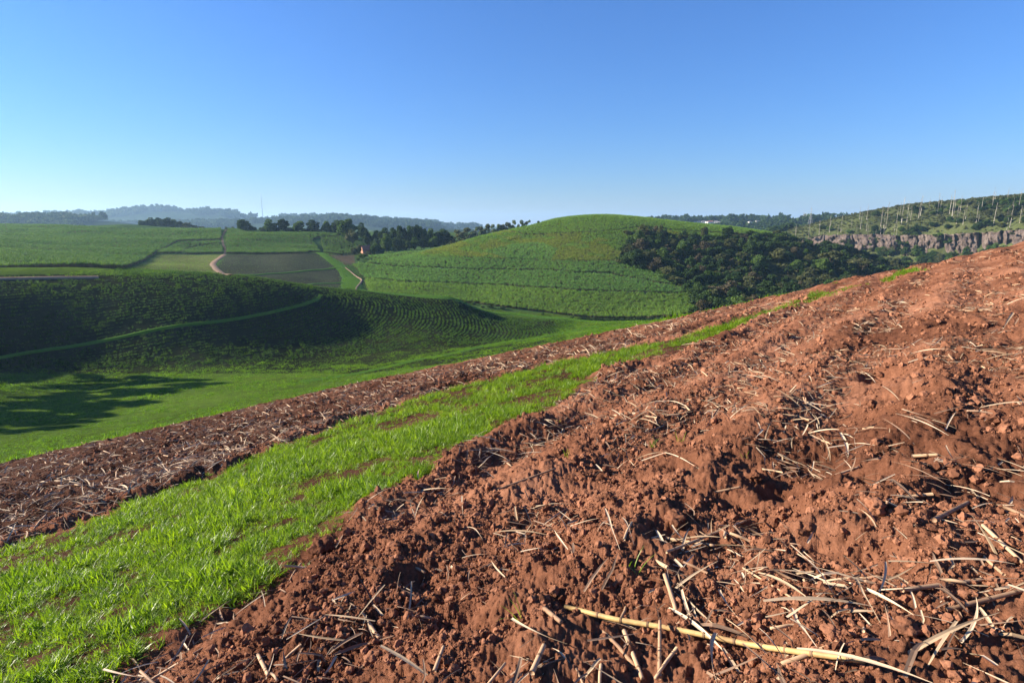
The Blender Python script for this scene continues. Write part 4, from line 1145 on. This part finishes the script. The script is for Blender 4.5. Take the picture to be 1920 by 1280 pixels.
# far woods, one mass on each ridge
FARC = {m: [proto('far_crown', leaf_cloud('far_crown', ell_lobes(9, 4.5, 4.6, 5, 2.0, 95 + k), 150, 1.1, M[m], 95 + k)) for k in range(3)] for m in ('leaf_dark', 'leaf_mid')}
def wood(name, u0, u1, D0, D1, n, s0, s1, thresh, label, seed, freq=1 / 260.):
    rg = np.random.default_rng(seed)
    D = rg.uniform(D0, D1, n); u = rg.uniform(u0, u1, n)
    x = (u - 960) / 1088 * D
    k = fbm(x, D, freq, 3, 0.5, seed) > thresh
    for hx_, hy_ in HOUSES:                      # a clearing on the near side of each house
        k &= ~((np.abs(x / D - hx_ / hy_) < .0085) & (D > hy_ - 260) & (D < hy_ + 14))
    x, D = x[k], D[k]
    p = np.stack([x, D, land(x, D)], -1)
    sc3 = scl(len(p), s0, s1, seed)
    scatter(name, p, rots(len(p), .05, seed), np.stack([sc3, sc3, sc3 * scl(len(p), .8, 1.3, seed + 1)], -1), FARC['leaf_dark'], label)
HOUSES = []
def house(name, u, v, D, w, d, h, roofh, wall, roof, rz, label, group=None, windows=2, hip=False):
    x, y, z, ok = hit([u], [v], 300 if D < 900 else 1000, 2600)
    if not ok[0] or D < 900: x, y, _ = P(u, v, D); z = land(x, y); x, y, z = float(x), float(y), float(z)
    else: x, y, z = float(x[0]), float(y[0]), float(z[0])
    HOUSES.append((x, y))
    r_ = empty(name, (x, y, z), (0, 0, rz))
    tag(r_, label, 'house', group)
    b = MB(); b.box((0, 0, h / 2 - .6), (w / 2, d / 2, h / 2 + .6))
    if not hip:
        for sx in (-1, 1):
            k = len(b.v); b.v += [(sx * w / 2, -d / 2, h), (sx * w / 2, d / 2, h), (sx * w / 2, 0, h + roofh)]
            b.f.append((k, k + 1, k + 2, k + 2)); b.m.append(0)
    ob('wall', b.build('house_wall', [wall]), r_)
    rb = MB(); o_ = .5; ww = w / 2 + o_; dd = d / 2 + o_; zz = h - .15; hr = (w / 2 - d / 2 * .8) if hip else ww
    for sy in (-1, 1):
        rb.quad((-ww, sy * dd, zz), (ww, sy * dd, zz), (hr, 0, h + roofh + .2), (-hr, 0, h + roofh + .2))
        rb.quad((-ww, sy * dd, zz + .2), (ww, sy * dd, zz + .2), (hr, 0, h + roofh + .4), (-hr, 0, h + roofh + .4))
    if hip:
        for sx in (-1, 1):
            k = len(rb.v); rb.v += [(sx * ww, -dd, zz), (sx * ww, dd, zz), (sx * hr, 0, h + roofh + .3)]; rb.f.append((k, k + 1, k + 2, k + 2)); rb.m.append(0)
    ob('roof', rb.build('house_roof', [roof]), r_)
    for i in range(windows):
        xx = (i + 1) * w / (windows + 1) - w / 2
        wb = MB(); wb.box((xx, -d / 2 - .02, h * .55), (.7, .06, .6)); ob('window', wb.build('house_window', [M['glass']]), r_)
    db = MB(); db.box((w * .32, -d / 2 - .03, 1.0), (.5, .07, 1.0)); ob('door', db.build('house_door', [M['timber']]), r_)
    return r_
house('farm_house', 686, 466, 505, 7.5, 6.2, 4.4, 4.0, M['wall_orange'], M['roof_red'], R(38), 'small orange house with a lit gable among the dark trees', windows=1)
town = [(1303,419.5,9,'w'),(1310,419,8,'w'),(1319,418.5,12,'w'),(1326,419,9,'w'),(1332,419.5,15,'r'),(1342,418.5,9,'w'),(1349,419.5,8,'w'),(1265,415,10,'r'),(1274,414.5,11,'r'),(1283,415,10,'g'),(1291,414.5,12,'r'),(1298,415,10,'r'),(1406,419,9,'w'),(1420,418,10,'w'),(1394,423,12,'g'),(1381,425,10,'g')]
for k, (u, v, w, c) in enumerate(town):
    wl, rf = (M['wall_white'], M['roof_grey']) if c == 'w' else (M['wall_white'], M['roof_red']) if c == 'r' else (M['wall_white'], M['roof_grey'])
    kind_ = {'w': 'white far house with a grey roof', 'r': 'far house with a red roof', 'g': 'grey-roofed far house'}[c]
    where = 'in the sunlit cluster above the wood' if k < 7 else 'on the hazy town skyline' if k < 12 else 'lower on the wooded town slope'
    if k == 4: kind_ = 'largest white house with a bright red roof'
    where = ['leftmost ', 'second ', 'third ', 'fourth ', '', 'sixth ', 'rightmost ', 'leftmost ', 'second ', 'third ', 'fourth ', 'rightmost ', 'left ', 'right ', 'lowest ', 'far lowest '][k].strip() + ', ' + where if k != 4 else where
    house('town_house', u, v, 1800, w * 1.15, 8, 4.5 if k != 4 else 6, 2.4, wl, rf, rg.uniform(-.5, .3), kind_ + ' ' + where, kind_ + 's ' + where, hip=k % 2 == 0)
for k, (u, v, w, lb) in enumerate([(1490,413.5,22,'long low white building below the pylons'),(1525,410.5,12,'white house nearest the pylons on the ridge'),(1537,409.5,13,'white house second from the pylons on the ridge'),(1550,409,13,'white house third from the pylons on the ridge'),(1576,406.5,11,'white house with red roof on the ridge beside the slope'),(1594,405.5,14,'rightmost white house on the ridge touching the slope')]):
    house('ridge_house', u, v, 1450, w * 1.25, 8, 4, 2, M['wall_white'], M['roof_red'] if k == 4 else M['roof_grey'], rg.uniform(-.3, .2), lb, hip=True)

wood('far_wood', -80, 900, 3900, 4500, 6500, 2.2, 4.2, -0.06, 'blue hazy wood covering the farthest long hill', 301)
wood('far_wood', 150, 860, 2750, 3150, 4200, 1.6, 3.0, 0.0, 'hazy wood on the nearer slope of the blue hills', 302)
wood('far_wood', -80, 330, 1700, 2000, 1500, 1.3, 2.4, 0.0, 'hazy tree line at the left behind the plateau', 303)
wood('far_wood', 1150, 1640, 1650, 2050, 2400, 1.2, 2.3, -0.12, 'trees round the houses of the far town', 304, 1 / 120.)
wood('far_wood', 1330, 1560, 1250, 1600, 1500, 1.2, 2.2, -0.15, 'dark wood on the slope below the far town', 305, 1 / 120.)
wood('far_wood', 1440, 1500, 880, 1100, 60, 1.0, 1.6, -1, 'wooded saddle behind the dark ridge', 306)

def pylon(name, u, vtop, vbase, D, label, cat='pylon'):
    x, y, zt = P(u, vtop, D); g = float(land(x, y)); h = float(zt) - g
    r_ = empty(name, (float(x), float(y), g), (0, 0, .5)); tag(r_, label, cat)
    b0 = h * .09
    for sx in (-1, 1):
        for sy in (-1, 1):
            b = MB(); b.tube([(sx * b0, sy * b0, -.5), (sx * b0 * .35, sy * b0 * .35, h * .6), (sx * .25, sy * .25, h)], [.22, .18, .12], 4); ob('leg', b.build('pylon_leg', [M['steel']]), r_)
    for t in (.68, .8, .92):
        b = MB(); b.tube([(-h * .15, 0, h * t), (0, 0, h * t + .8), (h * .15, 0, h * t)], [.1, .2, .1], 4); ob('cross_arm', b.build('pylon_arm', [M['steel']]), r_)
    for t0, t1 in ((0, .25), (.25, .45), (.45, .6)):
        for sy in (-1, 1):
            w0, w1 = b0 * (1 - t0 * 1.08), b0 * (1 - t1 * 1.08)
            b = MB(); b.tube([(-w0, sy * w0, h * t0), (w1, sy * w1, h * t1)], [.1, .1], 4); b.tube([(w0, sy * w0, h * t0), (-w1, sy * w1, h * t1)], [.1, .1], 4); ob('brace', b.build('pylon_brace', [M['steel']]), r_)
pylon('power_pylon', 1522, 389, 410, 1420, 'tallest steel pylon on the far ridge left of the gorge side')
pylon('power_pylon', 1508, 398, 412, 1500, 'shorter steel pylon left of the tallest one')
pylon('power_pylon', 1512, 399, 412, 1540, 'faint short pylon between the other two')
x, y, zt = P(489, 362, 3000); g = float(land(x, y)); h = float(zt) - g
mr = empty('radio_mast', (float(x), float(y), g)); tag(mr, 'thin tall radio mast on the blue hill skyline', 'radio mast')
b = MB(); b.tube([(0, 0, -2), (0, 0, h * .5), (0, 0, h)], [1.3, 1.0, .5], 5); ob('mast', b.build('mast', [M['steel']]), mr)
for k in range(3):
    a = k * 2.09; b = MB(); b.tube([(math.cos(a) * h * .3, math.sin(a) * h * .3, -15), (0, 0, h * .85)], [.12, .12], 3); ob('guy_wire', b.build('guy_wire', [M['steel']]), mr)
for k, (u, vt, D, lb) in enumerate([(10,418,600,'leaning power pole at the far left of the plateau'),(85,424,640,'second power pole on the plateau right of the first')]):
    x, y, zt = P(u, vt, D); g = float(land(x, y)); h = max(6, float(zt) - g)
    pr = empty('power_pole', (float(x), float(y), g), (0, .05 * k, 0)); tag(pr, lb, 'power pole')
    b = MB(); b.tube([(0, 0, -.5), (0, 0, h)], [.18, .13], 6); ob('pole', b.build('pole', [M['timber']]), pr)
    b = MB(); b.box((0, 0, h - .6), (1.1, .07, .09)); ob('cross_arm', b.build('pole_arm', [M['timber']]), pr)

# ================================================================== FOREGROUND: grass strip, clods, trash, stalks
def log_points(n, r0, r1, a0, a1, seed):
    rg = np.random.default_rng(seed)
    r = np.exp(rg.uniform(math.log(r0), math.log(r1), n)); a = np.radians(rg.uniform(a0, a1, n))
    return np.sin(a) * r, np.cos(a) * r, r, rg
# grass of the strip: even cover near by, coarser with distance
def strip_grass():
    P_, S_ = [], []
    for r0, r1, dens, sz in ((2.0, 7, 430, .90), (7, 12, 270, 1.0), (12, 34, 110, 1.15)):
        rg = np.random.default_rng(int(r0 * 7))
        x = rg.uniform(-26, 22, int(48 * 34 * dens)); y = rg.uniform(-1, 33, len(x))
        r = np.hypot(x, y); k = (r > r0) & (r <= r1)
        x, y = x[k], y[k]
        s, n = sn(x, y)
        k = (n > 2) & (n < 13); x, y, s = x[k], y[k], s[k]
        d = strip_d(x, y)
        patch = fbm(x, y, 0.8, 3, 0.6, 44)
        streak = fbm(s * 0.25, (x * CN[0] + y * CN[1]) * 2.2, 1.0, 2, 0.5, 45)
        p = np.clip(sstep(-0.05, 0.3, d) * (1.0 + 0.5 * np.minimum(patch + .15, 0) + 1.0 * np.minimum(streak + .28, 0)), 0, 1)
        p *= np.interp(s, [-9, 6, 10, 17, 20, 22], [1, 1, .8, .7, .55, .2]) * np.where(s > 6, np.clip(.9 + 1.8 * (patch + .12), .25, 1), 1)
        p = np.maximum(p, .42 * sstep(.05, .4, d) * np.interp(s, [-9, 8, 18, 21], [1, .9, .6, 0]))
        k = rg.random(len(x)) < p
        x, y, patch = x[k], y[k], patch[k]
        P_.append(np.stack([x, y, soil(x, y) - 0.005], -1))
        S_.append(sz * rg.uniform(.55, 1.25, len(x)) * np.clip(1 + 1.0 * patch + 1.1 * fbm(x, y, 3.2, 2, .6, 46), .35, 1.7))
    # thin patches where the strip peters out up the slope
    rg = np.random.default_rng(9)
    for cx, cy, rr, n, sz in ((12, 22.3, 1.0, 160, 1.2), (10.2, 20.6, .8, 110, 1.1), (13.8, 23.4, .7, 60, 1.0), (17.6, 25.3, .6, 80, 1.9), (16.6, 24.7, .5, 60, 1.6), (8.8, 19.6, .8, 120, 1.1)):
        t = rg.normal(0, rr, n); q = rg.normal(0, .18 + .1 * rr, n)
        x = cx + t * CS[0] + q * CN[0]; y = cy + t * CS[1] + q * CN[1]
        P_.append(np.stack([x, y, soil(x, y) - .005], -1)); S_.append(sz * rg.uniform(.7, 1.2, n))
    P_ = np.concatenate(P_); S_ = np.concatenate(S_)
    scatter('strip_grass', P_, rots(len(P_), .25, 7), S_, GRASS, 'vivid green grass strip running up the ploughed slope')
strip_grass()

def clod_mesh(seed, sub=2):
    import bmesh
    bm = bmesh.new(); bmesh.ops.create_icosphere(bm, subdivisions=sub, radius=1)
    rs = random.Random(seed); off = Vector((rs.uniform(0, 99), rs.uniform(0, 99), rs.uniform(0, 99)))
    from mathutils import noise as mn
    for v in bm.verts:
        n = mn.fractal(v.co * 1.1 + off, 1.0, 2.0, 3); c = mn.cell(v.co * 1.6 + off)
        v.co *= 1 + .38 * n + .30 * c
        v.co.z *= .78
    me = bpy.data.meshes.new('clod'); bm.to_mesh(me); bm.free(); me.materials.append(M['clod'])
    if sub > 2: me.polygons.foreach_set('use_smooth', np.ones(len(me.polygons), bool))
    return me
CLOD = [proto('clod', clod_mesh(k)) for k in range(7)]
def clods(n, r0, r1, px0, px1, seed, label):
    x, y, r, rg = log_points(n, r0, r1, -60, 74, seed)
    k = (strip_d(x, y) < -.02) & (y - yedge(x) < 2)
    dens = fbm(x, y, .9, 3, .5, 47) + .9 * fbm(x, y, 4, 2, .5, 48)
    k &= dens > -.16 + .25 * rg.random(len(x))
    x, y, r = x[k], y[k], r[k]
    size = np.maximum(.006, (px0 + (px1 - px0) * rg.random(len(x)) ** 4) * r / 569.) * .5
    size = np.minimum(size, .005 + .040 * rg.random(len(x)) ** 4 * (1 + r / 25))
    z = soil(x, y)
    p = np.stack([x, y, z + size * .15], -1)
    scatter('soil_crumbs', p, rots(len(p), 1.0, seed), size, CLOD, label)
clods(230000, 1.2, 36, 1.4, 12, 501, 'loose red soil crumbs and clods strewn over the ploughed field')

def strip_mesh(name, pts, width, mat, fold=.35, twist=0.0):
    b = MB(); pts = [Vector(p) for p in pts]; n = len(pts)
    prev = None
    for i, p in enumerate(pts):
        t = (pts[min(i + 1, n - 1)] - pts[max(i - 1, 0)]).normalized()
        sd_ = t.cross(Vector((0, 0, 1)))
        if sd_.length < 1e-3: sd_ = Vector((1, 0, 0))
        sd_.normalize(); up_ = sd_.cross(t)
        q = twist * i / n
        sd2 = sd_ * math.cos(q) + up_ * math.sin(q); up2 = up_ * math.cos(q) - sd_ * math.sin(q)
        f = i / (n - 1); w = width * (.45 + .55 * math.sin(math.pi * min(1, f * 1.1 + .12)) ** .6) * (1 - .75 * f ** 5) / 2
        row = (p - sd2 * w + up2 * w * fold, p, p + sd2 * w + up2 * w * fold)
        if prev:
            b.quad(prev[0], prev[1], row[1], row[0]); b.quad(prev[1], prev[2], row[2], row[1])
        prev = row
    return b.build(name, [mat])
def straw_proto(seed, mat):
    rs = random.Random(seed)
    L = rs.uniform(.16, .55); n = 8
    kink = rs.choice([0, 0, 1]); kp = rs.uniform(.3, .7); cur = rs.uniform(-.6, .6); lift = rs.uniform(.0, .12)
    pts = []; p = Vector((-L / 2, 0, 0)); a = 0; e = rs.uniform(-.05, .35)
    for i in range(n):
        pts.append(p.copy())
        if kink and i / n > kp: a += rs.choice([-1, 1]) * .5; e -= .5; kink = 0
        a += cur / n; e -= (.35 + lift) / n
        p = p + Vector((math.cos(a) * math.cos(e), math.sin(a) * math.cos(e), math.sin(e))) * L / n
    return proto('straw', strip_mesh('straw', pts, rs.uniform(.006, .021), mat, .4, rs.uniform(-1.6, 1.6)))
STRAW = [straw_proto(k, M['straw']) for k in range(12)]
STRAWD = [straw_proto(30 + k, M['straw_dark']) for k in range(8)]
def stub_proto(seed):
    rs = random.Random(seed); L = rs.uniform(.12, .34); r = rs.uniform(.007, .012)
    b = MB(); b.tube([(-L / 2, 0, 0), (0, rs.uniform(-.01, .01), .004), (L / 2, 0, 0)], [r, r * .95, r * .85], 7)
    return proto('stub', b.build('stub', [M['stalk']], True))
STUB = [stub_proto(k) for k in range(6)]
def trash(n, r0, r1, protos, s0, s1, thr, seed, label, tilt=.22, gain=1.0):
    x, y, r, rg = log_points(n, r0, r1, -60, 74, seed)
    s, q = sn(x, y); d = strip_d(x, y)
    band = .22 * np.cos(2 * np.pi * (q + .5 * fbm(x, y, .35, 3, .5, 3)) / 1.55 + 2.4)
    dens = fbm(x, y, .7, 3, .5, 52) + .7 * fbm(x, y, 2.6, 2, .5, 53) + band
    dens = dens + np.where(q > 8, .34, 0) + .18 * np.exp(-((d + .9) / .7) ** 2) * (s > 8)
    k = (d < -.05) & (y - yedge(x) < 2) & (dens > thr + .35 * rg.random(len(x)) - .1) & (rg.random(len(x)) < gain * (r / 9.0) ** 2)
    x, y, r = x[k], y[k], r[k]
    p = np.stack([x, y, soil(x, y) + .012], -1)
    size = scl(len(p), s0, s1, seed) * np.interp(r, [0, 4, 12, 36], [1.1, 1, .95, 1.3]) * np.where(q[k] > 8, 1.4, 1.0)
    scatter('cane_trash', p, rots(len(p), tilt, seed), size, protos, label)
trash(68000, 1.3, 36, STRAW, .4, 1.1, .08, 601, 'pale dry cane leaves scattered over the ploughed field', gain=.6)
trash(46000, 1.3, 36, STRAWD, .4, 1.0, -.04, 602, 'brown weathered leaf shreds mixed into the ploughed soil', gain=.8)
trash(11000, 1.5, 36, STUB, .6, 1.1, .05, 603, 'short broken cane stub pieces scattered over the soil', gain=.35)

def gp(u, v):
    dx, dy, dz = ray(u, v)
    t = 1.7 / (-(dz - (0.216 * dx - 0.167 * dy)))
    for _ in range(6):                                   # settle on the rough surface
        x, y = dx * t, dy * t
        zz = float(soil(np.array([x]), np.array([y]))[0])
        t = t + (dz * t + CAMZ - zz) / (-(dz - (0.216 * dx - 0.167 * dy))) * .8
    return np.array([dx * t, dy * t, zz])
def lay(px, n, clear):
    """a polyline through photo points lying on the soil"""
    c = [gp(u, v) for u, v in px]
    d = [0]
    for a, b_ in zip(c[:-1], c[1:]): d.append(d[-1] + np.linalg.norm(b_ - a))
    t = np.linspace(0, d[-1], n); c = np.array(c)
    X = np.stack([np.interp(t, d, c[:, k]) for k in range(3)], -1)
    g = soil(X[:, 0], X[:, 1])
    X[:, 2] += np.percentile(g - X[:, 2], 70) * .8 + clear
    return X
def stalk(px, r, mat, label, bend=0.0, lift=0.0, standing=0.0):
    X = lay(px, 15, r * .7 + lift)
    f = np.linspace(0, 1, 15)
    X[:, 2] += standing * f
    X[:, 2] += bend * np.sin(np.pi * f)
    o = X[0].copy(); L = np.linalg.norm(X[-1] - X[0])
    root = empty('cane_stalk', tuple(o)); tag(root, label, 'cane stalk')
    b = MB(); b.tube([tuple(p - o) for p in X], [r * (1 - .18 * t) for t in f], 10); stem = ob('stem', b.build('stem', [mat], True), root)
    k = max(1, int(L / .13))
    for i in range(k):
        q = (i + .6) / k * 14; j = int(q); fr = q - j
        if j >= 14: continue
        p = X[j] * (1 - fr) + X[j + 1] * fr - o; t = X[j + 1] - X[j]; t = t / np.linalg.norm(t)
        rr = r * (1 - .18 * q / 14) * 1.13
        b = MB(); b.tube([tuple(p - t * .006), tuple(p), tuple(p + t * .006)], [rr * .95, rr * 1.05, rr * .95], 10); ob('node', b.build('node', [M['node']], True), stem)
    return root
def dry_leaf(px, w, label, lift=.02, mat='straw', arch=.03):
    X = lay(px, 11, lift); X[:, 2] += arch * np.sin(np.pi * np.linspace(0, 1, 11))
    o = X[0].copy()
    q = ob('dry_leaf', strip_mesh('dry_leaf', [tuple(p - o) for p in X], w, M[mat], .35, random.uniform(-.8, .8)), None, tuple(o))
    tag(q, label, 'dry leaf')
stalk([(1060,1143),(1150,1166),(1260,1184),(1420,1218),(1520,1233),(1620,1246)], .0145, M['stalk_yellow'], 'longest yellow cane stalk lying along the bottom of the field', lift=.012)
for px, r, lb, st in [([(1691,1113),(1845,1091)], .011, 'thick pale cane stalk right of the deep hollow', 0), ([(1774,1139),(1925,1100)], .011, 'straight brown stalk running off the right edge', 0),
        ([(1751,978),(1832,935)], .014, 'thick brown stalk lying on the right slope above the pale stalks', 0), ([(1249,1012),(1339,1026)], .011, 'pale short stalk beside the big rounded clod', 0),
        ([(1249,1042),(1402,980)], .009, 'dark thin stalk crossing under the pale short stalk', 0), ([(1391,1064),(1485,1122)], .006, 'thin brown stick left of the deep hollow', 0),
        ([(1236,1278),(1236,1186)], .010, 'grey stub poking up under the longest yellow stalk', .05), ([(1710,850),(1760,847)], .014, 'stub bridging a dark pit on the right slope', 0),
        ([(934,924),(1042,884)], .011, 'long brown stalk among the leaf litter in the middle', 0), ([(1020,1151),(1052,1184)], .013, 'short fat stub left of the longest stalk end', .02),
        ([(1170,1188),(1204,1278)], .012, 'brown stalk pointing down under the longest yellow stalk', 0), ([(997,1266),(1020,1224)], .014, 'short stub at the bottom of the field near the middle', .03),
        ([(814,1258),(832,1220)], .011, 'short stub at the bottom left of the bare soil', .03), ([(484,1229),(504,1273)], .012, 'stub at the lower left close to the grass strip', .02),
        ([(673,1213),(741,1192)], .006, 'thin grey stick on the bare soil right of the grass strip', 0), ([(1560,893),(1610,876)], .010, 'brown stick high on the right slope', 0),
        ([(1340,925),(1388,915)], .010, 'brown stub in the middle of the right slope', 0), ([(430,850),(520,828)], .012, 'dark stalk in the soil band above the grass strip', 0)]:
    stalk(px, r, M['stalk'], lb, standing=st)
for px, w, lb in [([(1481,1029),(1520,1075),(1564,1130)], .012, 'long pale leaf hanging into the deep hollow'), ([(1594,1081),(1615,1125),(1650,1176)], .014, 'pale leaf on the right wall of the deep hollow'),
        ([(1483,1147),(1492,1184),(1534,1227)], .016, 'sharply bent pale leaf above the longest stalk'), ([(1200,869),(1247,856),(1310,884)], .022, 'bent pale leaf lying like a roof in the middle of the slope'),
        ([(997,960),(1040,956),(1080,953)], .024, 'broad straight pale leaf in the middle of the field'), ([(1134,957),(1146,1000),(1162,1036)], .016, 'upright pale leaf left of the rounded clod'),
        ([(1166,976),(1178,1003),(1189,1029)], .012, 'thin pale leaf beside the upright one'), ([(1069,991),(1115,985),(1162,972)], .018, 'pale leaf lying across the soil below the broad straight leaf'),
        ([(1095,1115),(1120,1085),(1140,1051)], .018, 'grey shrivelled leaf leaning on a clod'), ([(1128,1115),(1148,1085),(1158,1045)], .018, 'second grey shrivelled leaf beside the first'),
        ([(769,939),(771,962),(780,981)], .014, 'curled pale leaf on the left side of the bare soil'), ([(806,967),(826,970),(847,983)], .018, 'arched pale leaf near the curled one'),
        ([(866,933),(866,950),(868,971)], .012, 'upright pale straw left of the middle'), ([(873,995),(890,1005),(905,1018)], .012, 'pale leaf sliver below the upright straw'),
        ([(529,1206),(540,1185),(551,1160)], .012, 'thin pale leaf on the soil by the lower grass edge'), ([(1695,1278),(1712,1240),(1736,1210)], .022, 'dark leaf at the bottom right corner area'),
        ([(1400,1080),(1440,1074),(1336,1090)], .012, 'pale shred left of the hollow'), ([(1550,845),(1590,842),(1640,838)], .02, 'pale leaf beside the pit on the right slope'),
        ([(1395,760),(1425,762),(1438,763)], .035, 'wide pale leaf shining high on the slope'), ([(1575,815),(1585,840),(1590,860)], .03, 'pale forked leaf on the upper right slope'),
        ([(1855,595),(1900,590),(1878,622)], .04, 'pale crossed leaves near the right skyline'), ([(890,880),(905,862),(925,848)], .02, 'pale leaf in the litter heap by the grass edge'), ([(905,850),(935,858),(960,870)], .02, 'second pale leaf in the litter heap by the grass edge'),
        ([(1190,868),(1225,860),(1250,852)], .014, 'thin pale leaf meeting the roof-like leaf'), ([(510,818),(525,826),(545,832)], .03, 'pale leaf pile top in the upper soil band')]:
    dry_leaf(px, w, lb, mat='straw_dark' if ('grey' in lb or 'dark' in lb) else 'straw')
for u, v, r, lb in [(603,1030,.11,'large soil clod at the edge of the grass strip'),(1268,978,.075,'big rounded clod among leaves in the middle right'),(1640,952,.07,'rounded clod on the right slope near a pit'),(1415,896,.065,'flat-faced clod in the middle of the right slope'),
        (1700,1178,.05,'small clod below the pale stalks'),(735,1030,.06,'clod on the left part of the bare soil'),(862,925,.06,'reddish clod among short straws'),(1010,1010,.05,'small clod near the broad straight leaf'),(1560,1190,.04,'small clod above the end of the longest stalk'),(700,1235,.05,'clod near the bottom left of the soil')]:
    p = gp(u, v)
    q = ob('soil_clod', clod_mesh(int(u), 4), None, (p[0], p[1], p[2] + r * .3), (random.uniform(-.4, .4), random.uniform(-.4, .4), random.uniform(0, 6)), (r, r * .85, r * .8))
    tag(q, lb, 'soil clod')
for k, (u, v, h, n, lb) in enumerate([(975,1172,.2,4,'two-bladed green sprout at the bottom of the field'),(1187,1068,.16,4,'green sprout beside the grey shrivelled leaves'),(1222,838,.16,14,'small green tuft in the middle of the soil'),(1275,828,.14,8,'second small green tuft right of the middle one'),(1395,858,.12,5,'little green sprout on the right slope'),(1065,855,.13,9,'yellow-green tuft in the leaf litter'),(1045,795,.14,7,'tiny tuft beside the grass strip')]):
    p = gp(u, v); rs = random.Random(k); b = MB()
    for i in range(n): blade(b, (rs.uniform(-.03, .03), rs.uniform(-.03, .03), -.01), rs.uniform(0, 6.28), rs.uniform(.1, .5), h * rs.uniform(.6, 1.1), .008, 0, 4, rs.uniform(.2, 1.3))
    tag(ob('grass_sprout', b.build('grass_sprout', [M['grass']]), None, tuple(p)), lb, 'sprout')
